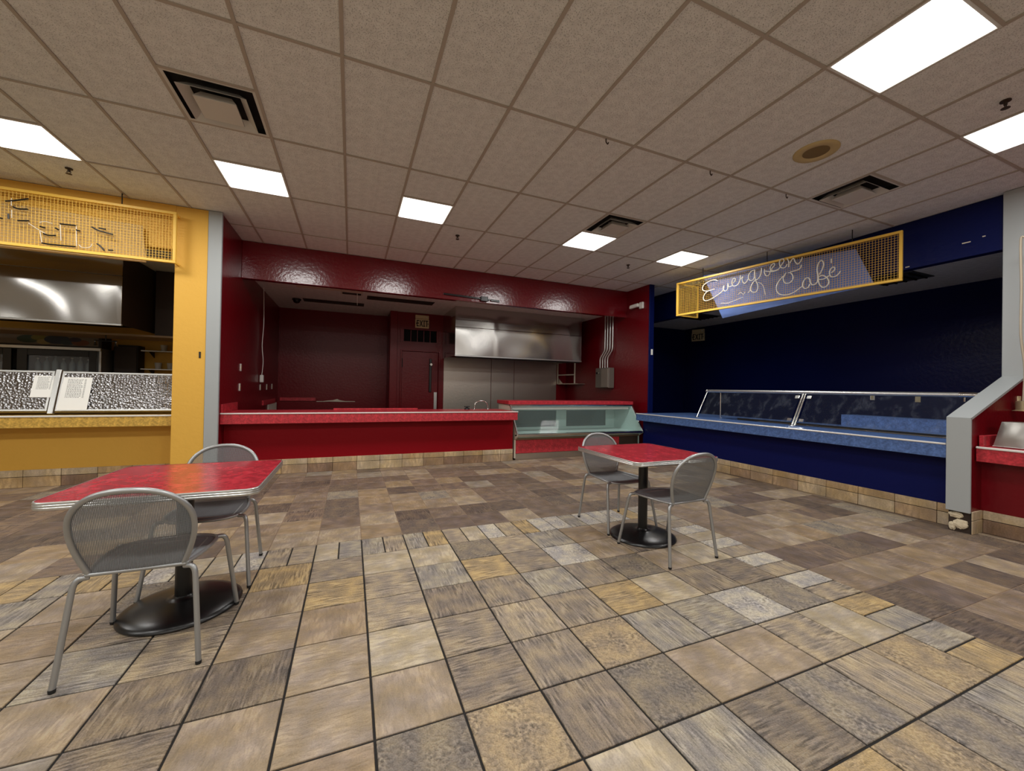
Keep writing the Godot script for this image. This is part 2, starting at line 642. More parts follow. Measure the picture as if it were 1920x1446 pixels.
func build_ceiling_things() -> void:
	var where := ["above the yellow counter, at the left edge", "between the large air vent and the grey column", "over the left part of the red counter", "over the glass display case, beside an air vent", "nearest the blue red corner", "nearest the camera, largest, upper right", "at the right edge of the picture", "behind the view, left", "above the near left table", "above the camera", "rear row first", "rear row second", "rear row third", "rear row fourth", "rear row fifth"]
	where += ["beyond the left edge over the yellow counter", "beyond the left edge, middle row", "beyond the left edge, farthest left", "beyond the left edge, rear row"]
	for k in LAMPS.size():
		var a: Array = LAMPS[k]
		var p := Vector3(gx(a[0] + 0.5), 3.5, gz(a[1] + 0.25))
		var o := thing("ceiling_light", "square white ceiling light panel " + where[k], "light", p, 0.0, "square ceiling light panels")
		var h := 0.3
		var s := st()
		for sg: float in [-1.0, 1.0]:
			box(s, Vector3(sg * h - 0.008, -0.003, -h), Vector3(sg * h + 0.008, 0.02, h))
			box(s, Vector3(-h + 0.008, -0.003, sg * (h - 0.008) - 0.008), Vector3(h - 0.008, 0.02, sg * (h - 0.008) + 0.008))
		put("frame", s, M.vent, o)
		var d := st()
		var i := h - 0.018
		obox(d, Vector3(0, 0.004, 0), Vector3(i, 0, 0), Vector3(0, 0.012, 0), Vector3(0, 0, i), 0.008)
		put("diffuser", d, M.lamp, o)
		part("housing", Vector3(-h, 0.02, -h), Vector3(h, 0.05, h), M.white, o)
		var l := AreaLight3D.new()
		l.name = "panel_light"
		l.area_size = Vector2(0.56, 0.56)
		l.light_energy = LAMP_ENERGY
		l.light_color = LAMP_COLOR
		l.area_range = 30.0
		l.area_attenuation = 2.0
		l.shadow_enabled = true
		o.add_child(l)
		l.position = Vector3(0, -0.02, 0)
		l.rotation_degrees.x = -90.0
	var vw := ["large beige stepped air vent at upper left", "beige stepped air vent touching a ceiling light", "beige stepped air vent left of the blue wall"]
	for k in 3:
		var a: Array = VENTS[k]
		var o := thing("air_vent", vw[k], "vent", Vector3(gx(a[0] + 0.5), 3.5, gz(a[1] + 0.25)), 0.0, "stepped ceiling air vents")
		part("throat", Vector3(-0.29, 0.046, -0.29), Vector3(0.29, 0.05, 0.29), M.void, o)
		var s := st()
		cone_ring(s, 0.294, 0.0, 0.272, 0.004)
		put("frame", s, M.vent, o)
		s = st()
		cone_ring(s, 0.272, 0.004, 0.27, 0.046)
		put("throat_wall", s, M.void, o)
		s = st()
		cone_ring(s, 0.222, -0.03, 0.162, 0.028)
		put("louver", s, M.vent, o)
		s = st()
		cone_ring(s, 0.14, -0.042, 0.1, 0.02)
		put("louver", s, M.vent, o)
		part("centre_plate", Vector3(-0.138, -0.044, -0.138), Vector3(0.138, -0.040, 0.138), M.vent, o, 0.0015)
		for e: float in [-1.0, 1.0]:
			part("hanger", Vector3(e * 0.08 - 0.004, -0.04, -0.004), Vector3(e * 0.08 + 0.004, 0.047, 0.004), M.vent, o)
	var sp := thing("ceiling_speaker", "round tan ceiling speaker with darker grille", "speaker", Vector3(3.905, 3.506, -2.286))
	var s2 := st()
	lathe(s2, [Vector2(0.175, 0.004), Vector2(0.175, -0.006), Vector2(0.165, -0.014), Vector2(0.11, -0.012), Vector2(0.1, -0.004)], Vector3.ZERO, 40)
	put("rim", s2, M.speaker, sp)
	s2 = st()
	lathe(s2, [Vector2(0.102, -0.006), Vector2(0.06, -0.010), Vector2(0.0, -0.011)], Vector3.ZERO, 40)
	put("grille", s2, mat(rgb(122, 104, 66), 0.8), sp)
	var spots := [[Vector3(-2.78, 3.5, -5.58), "sprinkler head beside the leftmost light panel"], [Vector3(1.40, 3.5, -5.63), "sprinkler head between the two middle back lights"], [Vector3(4.50, 3.5, -5.67), "sprinkler head just left of the corner light"], [Vector3(4.497, 3.5, -1.33), "dark sprinkler head between the two right light panels"]]
	for a in spots:
		var o := thing("sprinkler", a[1], "sprinkler", a[0], 0.0, "ceiling sprinkler heads")
		s2 = st()
		lathe(s2, [Vector2(0.03, 0.006), Vector2(0.03, -0.002), Vector2(0.012, -0.006), Vector2(0.009, -0.03), Vector2(0.0, -0.032)], Vector3.ZERO, 16)
		put("stem", s2, M.brown, o)
		s2 = st()
		tube(s2, [Vector3(-0.012, -0.02, 0), Vector3(-0.016, -0.035, 0), Vector3(0, -0.05, 0), Vector3(0.016, -0.035, 0), Vector3(0.012, -0.02, 0)], 0.003, 6)
		put("yoke", s2, M.brown, o)
		s2 = st()
		lathe(s2, [Vector2(0.0, -0.048), Vector2(0.024, -0.049), Vector2(0.026, -0.052), Vector2(0.0, -0.054)], Vector3.ZERO, 14)
		put("deflector", s2, M.brown, o)
	var hk := [[Vector3(3.29, 3.5, -2.9), "small hook on the ceiling grid, right of centre"], [Vector3(4.44, 3.5, -2.9), "small hook on the ceiling grid beside the right vent"], [Vector3(2.04, 3.5, -2.9), "small hook on the ceiling grid nearest the middle"]]
	for a in hk:
		s2 = st()
		tube(s2, bent([Vector3(0, 0.004, 0), Vector3(0, -0.03, 0), Vector3(0.02, -0.045, 0), Vector3(0.026, -0.025, 0)], 0.01), 0.005, 6)
		var o := put("ceiling_hook", s2, M.brown, self)
		o.position = a[0]
		tag(o, a[1], "hook", "hooks on the ceiling grid")

# four sloping sides between two squares (half size, height)
func cone_ring(s: SurfaceTool, a: float, ya: float, b: float, yb: float) -> void:
	for k in 4:
		var t := Basis(Vector3.UP, k * PI / 2)
		var p0 := t * Vector3(-a, ya, a)
		var p1 := t * Vector3(a, ya, a)
		var p2 := t * Vector3(b, yb, b)
		var p3 := t * Vector3(-b, yb, b)
		var up := Vector3(0, 0.003, 0)
		var away := (p0 + p1 + p2 + p3) / 4.0 + Vector3(0, 1, 0)
		flat_quad(s, p0, p1, p2, p3, away)
		flat_quad(s, p0 + up, p1 + up, p2 + up, p3 + up, (p0 + p2) / 2.0 - Vector3(0, 1, 0))
		flat_quad(s, p0, p1, p1 + up, p0 + up, t * Vector3(0, ya, 0))

# ---------------------------------------------------------------- floor
func tile_mesh(w: float, d: float, turn: int, off: Vector2) -> Mesh:
	var s := st()
	tile_shape(s, Vector3.ZERO, w, d, turn, off)
	return s.commit()

func tile_shape(s: SurfaceTool, c: Vector3, w: float, d: float, turn: int, off: Vector2) -> void:
	var b := 0.0022
	var top := [Vector3(-w / 2 + b, 0, -d / 2 + b), Vector3(w / 2 - b, 0, -d / 2 + b), Vector3(w / 2 - b, 0, d / 2 - b), Vector3(-w / 2 + b, 0, d / 2 - b)]
	var rim := [Vector3(-w / 2, -b, -d / 2), Vector3(w / 2, -b, -d / 2), Vector3(w / 2, -b, d / 2), Vector3(-w / 2, -b, d / 2)]
	var low := []
	for p: Vector3 in rim:
		low.append(Vector3(p.x, -0.012, p.z))
	var uv := func(p: Vector3) -> Vector2:
		var q := Vector2(p.x, p.z) if turn == 0 else Vector2(p.z, -p.x)
		return q * 1.35 + off
	var n := Vector3.UP
	tri(s, [c + top[0], c + top[1], c + top[2]], [n, n, n], [uv.call(top[0]), uv.call(top[1]), uv.call(top[2])])
	tri(s, [c + top[0], c + top[2], c + top[3]], [n, n, n], [uv.call(top[0]), uv.call(top[2]), uv.call(top[3])])
	for k in 4:
		var k2 := (k + 1) % 4
		for q in [[top[k], top[k2], rim[k2], rim[k]], [rim[k], rim[k2], low[k2], low[k]]]:
			var nn := (Vector3(q[0] + q[1]) * Vector3(1, 0, 1)).normalized() + (Vector3.UP if q[0].y == 0.0 else Vector3.ZERO)
			nn = nn.normalized()
			tri(s, [c + q[0], c + q[1], c + q[2]], [nn, nn, nn], [uv.call(q[0]), uv.call(q[1]), uv.call(q[2])])
			tri(s, [c + q[0], c + q[2], c + q[3]], [nn, nn, nn], [uv.call(q[0]), uv.call(q[2]), uv.call(q[3])])

func build_floor() -> void:
	var fl := structure("floor", "floor of square tan and brown slate tiles with dark joints")
	part("concrete", Vector3(-9.2, -0.2, -11), Vector3(9.4, -0.013, 4.7), M.grout_tan, fl)
	var bx := 0.105 + TP * 9
	var bz := -1.175 - TP * 7
	part("grout", Vector3(-6.5, -0.013, bz), Vector3(bx, -0.006, 4.6), M.grout, fl)
	part("outer_floor", Vector3(-9.1, -0.013, -6.4), Vector3(-6.5, -0.001, 4.6), M.grout_tan, fl)
	part("grout", Vector3(-6.5, -0.013, -6.6), Vector3(5.55, -0.003, bz), M.grout_tan, fl)
	part("grout", Vector3(bx, -0.013, bz), Vector3(5.6, -0.003, 4.6), M.grout_tan, fl)
	var r := RandomNumberGenerator.new()
	r.seed = 12
	var tiles := []
	for k in range(-20, 17):
		for j in range(-16, 17):
			var x0 := 0.105 + TP * k
			var z1 := -1.175 - TP * j
			var lim := -6.465 if x0 > -2.2 else -6.525
			var rects := []
			var light := k < 8 and j < 6
			if (k == 8 and j <= 6):
				rects = [[x0, z1 - TP, TP, TP / 2], [x0, z1 - TP / 2, TP, TP / 2]]
				light = true
			elif j == 6 and k < 8:
				rects = [[x0, z1 - TP, TP / 2, TP], [x0 + TP / 2, z1 - TP, TP / 2, TP]]
				light = true
			else:
				rects = [[x0, z1 - TP, TP, TP]]
			for q in rects:
				var a: float = q[0]
				var e: float = min(q[0] + q[2], 5.525)
				var za: float = max(q[1], lim)
				var ze: float = q[1] + q[3]
				if e - a < 0.04 or ze - za < 0.04:
					continue
				var c := Vector3((a + e) / 2, r.randf_range(-0.0006, 0.0006), (za + ze) / 2)
				var gap := 0.0098 if light else 0.0042
				tiles.append({"c": c, "w": e - a - gap, "d": ze - za - gap, "light": light, "small": rects.size() > 1, "key": "%d,%d" % [k, j], "v": shown(c, (e - a) * (ze - za)), "r": r.randf(), "turn": r.randi() % 2, "o": r.randi() % 6})
	tiles.sort_custom(func(p, q): return p.v > q.v)
	var cache := {}
	var far := st()
	var n_far := 0
	for n in tiles.size():
		var t: Dictionary = tiles[n]
		var list: Array = M.light_tiles if t.light else M.dark_tiles
		var pick: int = [0, 1, 2, 3, 4, 9, 10, 1, 2, 8, 0, 10, 7, 12, 11, 4, 3, 5][int(t.r * 18)] if t.light else int(t.r * list.size())
		if TONES.has(t.key) and t.light and not t.small:
			pick = TONES[t.key]
		if t.small:
			pick = [5, 6, 3, 6, 9, 0][int(t.r * 6)]
		var off := Vector2(0.17 * t.o, 0.31 * t.o)
		if n < 300:
			var key := "%.3f %.3f %d %d" % [t.w, t.d, t.turn, t.o]
			if not cache.has(key):
				cache[key] = tile_mesh(t.w, t.d, t.turn, off)
			put_mesh("floor_tile", cache[key], list[pick], fl).position = t.c
		else:
			var m: StandardMaterial3D = list[pick]
			far.set_color(m.albedo_color.srgb_to_linear())
			tile_shape(far, t.c, t.w, t.d, t.turn, off)
			n_far += 1
	var fm := mat(Color.WHITE, 0.5)
	fm.vertex_color_use_as_albedo = true
	fm.albedo_texture = T.stone2
	relief(fm, T.stone2_h, 0.4)
	var o := put("far_tiles", far, fm, fl)
	o.set_meta("kind", "stuff")

# how large a piece of floor shows from the place of the photograph, 0 outside the view
func shown(c: Vector3, area: float) -> float:
	var p := c - Vector3(0, 1.285, 0)
	var z := p.dot(Vector3(0.3786, 0.007, -0.9255))
	if z < 0.25:
		return 0.0
	var x := p.dot(Vector3(0.9256, 0, 0.3786)) / z
	var y := p.y / z
	if absf(x) > 1.42 or y < -1.12:
		return 0.0
	return area / (z * z * z)

# ---------------------------------------------------------------- walls
func build_walls() -> void:
	# red stall
	slab("wall_red_header", Vector3(-1.6, 2.92, -7.34), Vector3(5.72, CEIL, -7.22), M.red_gloss, 0.004)
	slab("wall_red_left", Vector3(-1.68, 0, -10.85), Vector3(-1.6, CEIL, -6.2), M.red)
	slab("wall_red_back", Vector3(-1.68, 0, -10.85), Vector3(0.87, RCEIL + 0.05, -10.7), M.red)
	var dw := structure("wall_red_door", "red wall around the service door")
	slab("wall_red_post", Vector3(0.85, 0, -10.85), Vector3(1.02, RCEIL, -9.86), M.red, 0.006)
	part("panel", Vector3(1.02, 0, -10.05), Vector3(1.10, RCEIL, -9.9), M.red, dw)
	part("panel", Vector3(2.06, 0, -10.05), Vector3(5.72, RCEIL, -9.9), M.red, dw)
	part("panel", Vector3(1.10, 2.70, -10.05), Vector3(2.06, RCEIL, -9.9), M.red, dw)
	part("panel", Vector3(1.10, 2.18, -10.05), Vector3(2.06, 2.37, -9.9), M.red, dw)
	part("recess", Vector3(1.10, 2.37, -10.05), Vector3(2.06, 2.70, -10.0), M.void, dw)
	slab("wall_red_counter", Vector3(-1.6, 0, -6.6), Vector3(2.68, 0.735, -6.47), M.red_low, 0.004)
	slab("wall_red_right", Vector3(5.72, 0, -10.0), Vector3(5.78, CEIL, -6.52), M.red)
	slab("ceiling_red_kitchen", Vector3(-1.6, RCEIL, -10.85), Vector3(5.72, RCEIL + 0.08, -7.34), M.kboard)
	# yellow stall
	slab("wall_yellow_pillar", Vector3(-2.075, 0, -6.5), Vector3(-1.737, CEIL, -6.17), M.yellow, 0.004)
	slab("wall_yellow_header", Vector3(-6.5, 2.955, -6.3), Vector3(-2.075, CEIL, -6.17), M.yellow)
	slab("wall_yellow_counter", Vector3(-6.5, 0, -6.66), Vector3(-2.075, 0.725, -6.53), M.yellow)
	slab("wall_yellow_back", Vector3(-6.5, 0, -9.5), Vector3(-1.74, CEIL, -9.35), M.yellow)
	slab("wall_yellow_side", Vector3(-1.737, 0, -9.5), Vector3(-1.68, CEIL, -6.2), M.yellow)
	slab("ceiling_yellow_kitchen", Vector3(-6.5, KCEIL, -9.35), Vector3(-1.737, KCEIL + 0.08, -6.3), M.kboard)
	var t1 := slab("trim_1", Vector3(-1.737, 0, -6.21), Vector3(-1.588, CEIL, -6.16), M.grey_trim, 0.006)
	t1.set_meta("label", "pale grey metal column between the yellow and red stalls")
	# blue stall
	var bh := slab("wall_blue_header", Vector3(6.57, 2.9, -8.6), Vector3(6.69, CEIL, -1.93), M.blue, 0.004)
	for a in [[3.094, -2.092, 0.012], [3.068, -2.229, 0.035], [2.93, -2.75, 0.02]]:
		part("paint_chip", Vector3(6.568, a[0] - 0.006, a[1] - a[2]), Vector3(6.572, a[0] + 0.006, a[1] + a[2]), M.plate, bh)
	slab("wall_blue_back", Vector3(8.85, 0, -8.75), Vector3(9.0, KCEIL + 0.1, -1.93), M.blue)
	slab("wall_blue_side", Vector3(5.84, 0, -8.75), Vector3(8.85, CEIL, -8.6), M.blue)
	slab("wall_blue_divider", Vector3(5.78, 0, -8.6), Vector3(5.84, CEIL, -6.52), M.blue)
	var t2 := slab("trim_2", Vector3(5.72, 0, -6.52), Vector3(5.84, CEIL, -6.495), M.blue, 0.003)
	t2.set_meta("label", "narrow blue end of the wall between the red and blue stalls")
	slab("wall_blue_counter", Vector3(5.53, 0, -6.42), Vector3(5.66, 0.69, -1.93), M.blue_low, 0.004)
	slab("ceiling_blue_kitchen", Vector3(6.69, KCEIL, -8.6), Vector3(8.85, KCEIL + 0.08, -1.93), M.kboard)
	# partition with the stepped grey edge at the right
	var pw := structure("wall_partition", "red and blue partition between the two right stalls")
	var prof := PackedVector2Array([Vector2(5.353, 0.2), Vector2(5.353, 1.075), Vector2(6.52, 1.495), Vector2(6.52, CEIL), Vector2(9.2, CEIL), Vector2(9.2, 0.0), Vector2(5.5, 0.0), Vector2(5.5, 0.2)])
	var s := st()
	prism(s, prof, Vector3(0, 0, -1.85), Vector3.RIGHT, Vector3.UP, Vector3(0, 0, 0.075))
	put("near_face", s, M.red, pw)
	s = st()
	prism(s, prof, Vector3(0, 0, -1.925), Vector3.RIGHT, Vector3.UP, Vector3(0, 0, 0.075))
	put("far_face", s, M.blue, pw)
	var t3 := structure("trim_3", "stepped pale grey edge of the partition at the right")
	part("lower_post", Vector3(5.33, 0.195, -1.932), Vector3(5.355, 1.083, -1.768), M.grey_trim, t3, 0.004)
	s = st()
	prism(s, PackedVector2Array([Vector2(5.33, 1.083), Vector2(6.5, 1.506), Vector2(6.52, 1.49), Vector2(5.355, 1.068)]), Vector3(0, 0, -1.932), Vector3.RIGHT, Vector3.UP, Vector3(0, 0, 0.164))
	put("sloping_cap", s, M.grey_trim, t3)
	part("upper_post", Vector3(6.497, 1.5, -1.932), Vector3(6.522, CEIL, -1.768), M.grey_trim, t3, 0.004)
	# right red stall
	slab("wall_right_header", Vector3(6.57, 2.92, -1.775), Vector3(6.69, CEIL, 4.5), M.red)
	slab("wall_right_counter", Vector3(5.57, 0, -1.775), Vector3(5.69, 0.68, 4.5), M.red)  # darker red than the other red counter wall, shade below the overhang painted in
	slab("wall_right_back", Vector3(8.85, 0, -1.775), Vector3(9.0, KCEIL + 0.1, 4.5), M.red)
	slab("ceiling_right_kitchen", Vector3(6.69, KCEIL, -1.775), Vector3(8.85, KCEIL + 0.08, 4.5), M.kboard)
	# the rest of the hall, behind and beside the view
	slab("wall_rear", Vector3(-9.2, 0, 4.5), Vector3(9.2, CEIL + 0.05, 4.65), M.beige)
	slab("wall_left", Vector3(-9.25, 0, -6.5), Vector3(-9.1, CEIL + 0.05, 4.65), M.beige)
	slab("wall_front_left", Vector3(-9.2, 0, -6.4), Vector3(-6.5, CEIL + 0.05, -6.17), M.beige)
	slab("wall_yellow_left", Vector3(-6.65, 0, -9.5), Vector3(-6.5, CEIL, -6.4), M.yellow)

# two courses of tile along the foot of a wall
func base_course(called: String, label: String, a: Vector3, dir: Vector3, out: Vector3, first: float, length: float, seed_: int) -> void:
	var b := structure(called, label)
	var r := RandomNumberGenerator.new()
	r.seed = seed_
	var mid := a + dir * (length / 2)
	var s := st()
	obox(s, mid + out * 0.003 + Vector3(0, 0.104, 0), dir * (length / 2), Vector3(0, 0.104, 0), out * 0.003)
	put("grout", s, M.grout, b)
	var pos := first - TP
	while pos < length:
		var p0: float = max(pos, 0.0)
		var p1: float = min(pos + TP, length)
		if p1 - p0 > 0.03:
			for row in 2:
				var y0: float = 0.0 if row == 0 else 0.128
				var y1: float = 0.125 if row == 0 else 0.21
				s = st()
				obox(s, a + dir * ((p0 + p1) / 2) + out * 0.008 + Vector3(0, (y0 + y1) / 2, 0), dir * ((p1 - p0) / 2 - 0.0025), Vector3(0, (y1 - y0) / 2 - 0.0015, 0), out * (0.007 + r.randf() * 0.001), 0.0015)
				var m: Material = base_tones[r.randi() % base_tones.size()] if row == 0 else base_tones[r.randi() % 3]
				put("base_tile", s, m, b)
		pos += TP

var base_tones := []

func build_baseboards() -> void:
	for c in [[206, 182, 142], [196, 168, 124], [212, 192, 156], [178, 150, 118], [152, 124, 100], [190, 164, 132]]:
		var bm: StandardMaterial3D = stone([c[0], c[1], c[2], 2])
		bm.uv1_scale = Vector3(0.7, 0.7, 0.7)
		base_tones.append(bm)
	base_course("baseboard_red", "two courses of tan tile below the red counter wall", Vector3(-1.58, 0, -6.47), Vector3(1, 0, 0), Vector3(0, 0, 1), 0.105 - 5 * TP + 1.58 + TP, 4.26, 3)
	base_course("baseboard_yellow", "two courses of brown tile below the yellow counter wall", Vector3(-6.4, 0, -6.53), Vector3(1, 0, 0), Vector3(0, 0, 1), fposmod(0.105 + 6.4, TP), 4.32, 4)
	base_course("baseboard_yellow_pillar", "two courses of tan tile at the foot of the yellow pillar", Vector3(-2.07, 0, -6.17), Vector3(1, 0, 0), Vector3(0, 0, 1), 0.2, 0.33, 5)
	base_course("baseboard_blue", "two courses of golden tan tile below the blue counter wall", Vector3(5.53, 0, -1.935), Vector3(0, 0, -1), Vector3(-1, 0, 0), fposmod(-1.935 + 1.175 + TP * 0.64, TP) + 0.0, 4.47, 6)
	base_course("baseboard_right", "two courses of tan tile below the right red counter wall", Vector3(5.57, 0, -1.76), Vector3(0, 0, 1), Vector3(-1, 0, 0), 0.3, 5.0, 7)
	base_course("baseboard_partition", "tan tile at the near foot of the grey partition edge", Vector3(5.36, 0, -1.775), Vector3(1, 0, 0), Vector3(0, 0, 1), 0.3, 0.2, 8)
	var o := thing("broken_plaster", "broken cream plaster where tile is missing below grey post", "plaster", Vector3(5.42, 0, -1.85))
	part("core", Vector3(-0.045, 0.0, -0.075), Vector3(0.08, 0.195, 0.07), M.brown, o)
	for a in [[Vector3(-0.05, 0.155, -0.02), Vector3(0.02, 0.03, 0.05)], [Vector3(-0.055, 0.075, 0.01), Vector3(0.022, 0.045, 0.05)], [Vector3(-0.05, 0.045, -0.045), Vector3(0.018, 0.04, 0.026)]]:
		put("lump", lump(a[0], a[1], 14), M.plaster, o)

# a ragged rounded clod
func lump(c: Vector3, r: Vector3, sd: int) -> SurfaceTool:
	var s := st()
	var n := noise(FastNoiseLite.TYPE_SIMPLEX_SMOOTH, 1.6, sd, 3)
	var at := func(a: float, b: float) -> Vector3:
		var d := Vector3(cos(a) * cos(b), sin(b), sin(a) * cos(b))
		return c + d * r * (1.0 + 0.35 * n.get_noise_3dv(d + c * 20.0))
	for i in 16:
		for j in 8:
			var a0 := TAU * i / 16
			var a1 := TAU * (i + 1) / 16
			var b0 := -PI / 2 + PI * j / 8
			var b1 := -PI / 2 + PI * (j + 1) / 8
			flat_quad(s, at.call(a0, b0), at.call(a1, b0), at.call(a1, b1), at.call(a0, b1), c)
	return s

# ---------------------------------------------------------------- red stall
func build_red_stall() -> void:
	# counter
	var c := thing("red_counter", "long red laminate counter with a bright metal edge strip", "counter", Vector3(0, 0, 0))
	part("worktop", Vector3(-1.598, 0.74, -7.12), Vector3(2.69, 0.882, -6.305), M.red_lam, c)
	part("front_edge", Vector3(-1.598, 0.735, -6.305), Vector3(2.69, 0.872, -6.29), M.red_lam, c, 0.003)
	part("metal_strip", Vector3(-1.598, 0.868, -6.303), Vector3(2.70, 0.886, -6.282), M.alu_strip, c, 0.004)
	tag(put("side_splash", boxed(Vector3(-1.599, 0.884, -7.1), Vector3(-1.584, 1.0, -6.33), 0.002), M.red_lam, self), "torn red laminate splash at the left end of red counter", "splash")
	part("cabinet_back", Vector3(-1.55, 0.0, -7.1), Vector3(2.62, 0.74, -7.06), M.dark, c)
	var led := put("laminate_strip", boxed(Vector3(-0.255, 0.883, -6.99), Vector3(1.08, 0.91, -6.95), 0.003), M.red_lam, self)
	tag(led, "loose strip of red laminate lying on the red counter", "laminate strip")
	# display case
	build_display_case()
	# service door
	var d := structure("door_1", "dark red service door with black vertical exit bar")
	var s := st()
	box(s, Vector3(1.10, 0, -9.93), Vector3(1.13, 2.18, -9.86), 0.003)
	box(s, Vector3(2.03, 0, -9.93), Vector3(2.06, 2.18, -9.86), 0.003)
	box(s, Vector3(1.13, 2.15, -9.93), Vector3(2.03, 2.18, -9.86), 0.003)
	put("door_frame", s, M.red, d)
	part("door_leaf", Vector3(1.135, 0.01, -9.95), Vector3(2.025, 2.145, -9.905), M.red, d, 0.004)
	for y: float in [1.75, 0.25]:
		s = st()
		tube(s, [Vector3(1.14, y, -9.9), Vector3(1.14, y + 0.22, -9.9)], 0.014, 8)
		put("hinge", s, M.dark, d)
	part("exit_bar", Vector3(1.80, 1.15, -9.905), Vector3(1.86, 1.98, -9.87), M.black, d, 0.01)
	s = st()
	tube(s, [Vector3(1.84, 1.84, -9.87), Vector3(1.84, 1.84, -9.83)], 0.03, 12)
	put("lock_cylinder", s, M.chrome, d)
	part("push_plate", Vector3(1.93, 0.72, -9.905), Vector3(2.005, 1.15, -9.895), M.alu, d, 0.003)
	# louvred transom
	var g := thing("transom_grille", "dark louvred grille over the red service door", "grille", Vector3(1.575, 2.37, -9.93))
	s = st()
	for e: float in [-1.0, 1.0]:
		box(s, Vector3(e * 0.44 - 0.045, 0.0, 0.0), Vector3(e * 0.44 + 0.035, 0.33, 0.06))
	box(s, Vector3(-0.4, 0.0, 0.0), Vector3(0.4, 0.02, 0.05))
	box(s, Vector3(-0.4, 0.31, 0.0), Vector3(0.4, 0.33, 0.05))
	put("frame", s, M.red, g)
	for k in 4:
		part("bar", Vector3(-0.243 + 0.157 * k, 0.02, 0.0), Vector3(-0.227 + 0.157 * k, 0.31, 0.035), M.red, g)
	exit_sign(Vector3(1.6, 2.73, -9.86), 0.0, "tan EXIT sign hanging over the red service door")
	# stainless wall sheets and hood
	var sheets := [[2.165, 3.435], [3.445, 4.095], [4.105, 5.40]]
	var names := ["left wide stainless wall sheet behind the red counter", "narrow middle stainless wall sheet behind the red counter", "right stainless wall sheet beside the corner shelf"]
	for k in 3:
		var o := put("steel_sheet", boxed(Vector3(sheets[k][0], 0.3, -9.899), Vector3(sheets[k][1], 2.05, -9.885), 0.004), M.steel_wall, self)
		tag(o, names[k], "wall sheet", "stainless wall sheets of the red stall")
	var h := thing("range_hood", "wide stainless range hood hanging in the red stall", "range hood", Vector3(3.77, 2.0, -8.6))
	s = st()
	box(s, Vector3(-1.64, 0.0, -0.012), Vector3(1.64, 0.635, 0.0), 0.003)
	put("front_sheet", s, M.steel_flat, h)
	part("front_sheet", Vector3(-1.64, 0.642, -0.012), Vector3(1.64, 1.098, 0.0), M.steel_flat, h, 0.003)
	part("side_sheet", Vector3(-1.64, 0.0, -1.28), Vector3(-1.628, 1.098, -0.012), M.steel_flat, h)
	part("side_sheet", Vector3(1.628, 0.0, -1.28), Vector3(1.64, 1.098, -0.012), M.steel_flat, h)
	part("inner_canopy", Vector3(-1.62, 0.16, -1.28), Vector3(1.62, 0.2, -0.02), M.dark, h)
	part("lower_lip", Vector3(-1.645, -0.02, -0.03), Vector3(1.645, 0.012, 0.008), M.alu, h, 0.004)
	s = st()
	tube(s, [Vector3(-1.6, -0.03, -0.04), Vector3(1.6, -0.03, -0.04)], 0.018, 8)
	put("grease_tube", s, M.dark, h)
	# rail screwed to the header
	var tr := thing("sign_rail", "black metal rail with clamp fixed on the red header", "rail", Vector3(2.1, 2.985, -7.22))
	s = st()
	obox(s, Vector3(-0.1, 0.01, 0.018), Vector3(0.45, -0.012, 0), Vector3(0.0004, 0.016, 0), Vector3(0, 0, 0.016), 0.004)
	obox(s, Vector3(0.46, -0.008, 0.016), Vector3(0.09, -0.002, 0), Vector3(0, 0.02, 0), Vector3(0, 0, 0.014), 0.004)
	put("bar", s, M.black, tr)
	part("clamp", Vector3(0.16, -0.045, 0.0), Vector3(0.3, 0.045, 0.06), M.black, tr, 0.008)
	# kitchen ceiling fittings
	var kl := thing("strip_light", "unlit white strip light on the red stall ceiling", "light fixture", Vector3(-0.38, RCEIL, -7.9))
	part("body", Vector3(-0.57, -0.06, -0.08), Vector3(0.57, 0.0, 0.08), M.white, kl, 0.012)
	part("lens", Vector3(-0.55, -0.075, -0.065), Vector3(0.55, -0.06, 0.065), M.plate, kl, 0.006)
	var slots := [[Vector3(-0.37, RCEIL, -9.46), 1.15, 0.24, "long dark slot vent at the back of red stall ceiling"], [Vector3(0.95, RCEIL, -8.6), 1.3, 0.26, "dark slot vent over the EXIT sign in red stall"], [Vector3(-0.02, RCEIL, -8.36), 0.34, 0.14, "small black vent beside the strip light"]]
	for a in slots:
		var o := thing("slot_vent", a[3], "vent", a[0], 0.0, "slot vents of the red stall ceiling")
		part("rim", Vector3(-a[1] / 2 - 0.03, -0.012, -a[2] / 2 - 0.03), Vector3(a[1] / 2 + 0.03, 0.0, a[2] / 2 + 0.03), M.vent if a[1] < 0.5 else M.brown, o, 0.004)
		part("opening", Vector3(-a[1] / 2, -0.014, -a[2] / 2), Vector3(a[1] / 2, -0.012, a[2] / 2), M.void, o)
		for k in 3:
			part("slat", Vector3(-a[1] / 2, -0.024, -a[2] * 0.3 + k * a[2] * 0.3 - 0.008), Vector3(a[1] / 2, -0.014, -a[2] * 0.3 + k * a[2] * 0.3 + 0.008), M.brown, o)
	var dome := thing("dome_camera", "black dome camera on the red stall ceiling", "camera", Vector3(-1.1, RCEIL, -9.45))
	s = st()
	lathe(s, [Vector2(0.085, 0.0), Vector2(0.085, -0.03), Vector2(0.07, -0.035)], Vector3.ZERO, 20)
	put("mount", s, M.dark, dome)
	s = st()
	lathe(s, [Vector2(0.07, -0.03), Vector2(0.06, -0.07), Vector2(0.035, -0.092), Vector2(0.0, -0.1)], Vector3.ZERO, 20)
	put("dome", s, M.black, dome)
	s = st()
	tube(s, [Vector3(0.08, RCEIL, -8.3), Vector3(0.085, 2.86, -8.3)], 0.006, 6)
	tag(put("pull_cord", s, M.white, self), "short white cord hanging from the red stall ceiling", "cord")
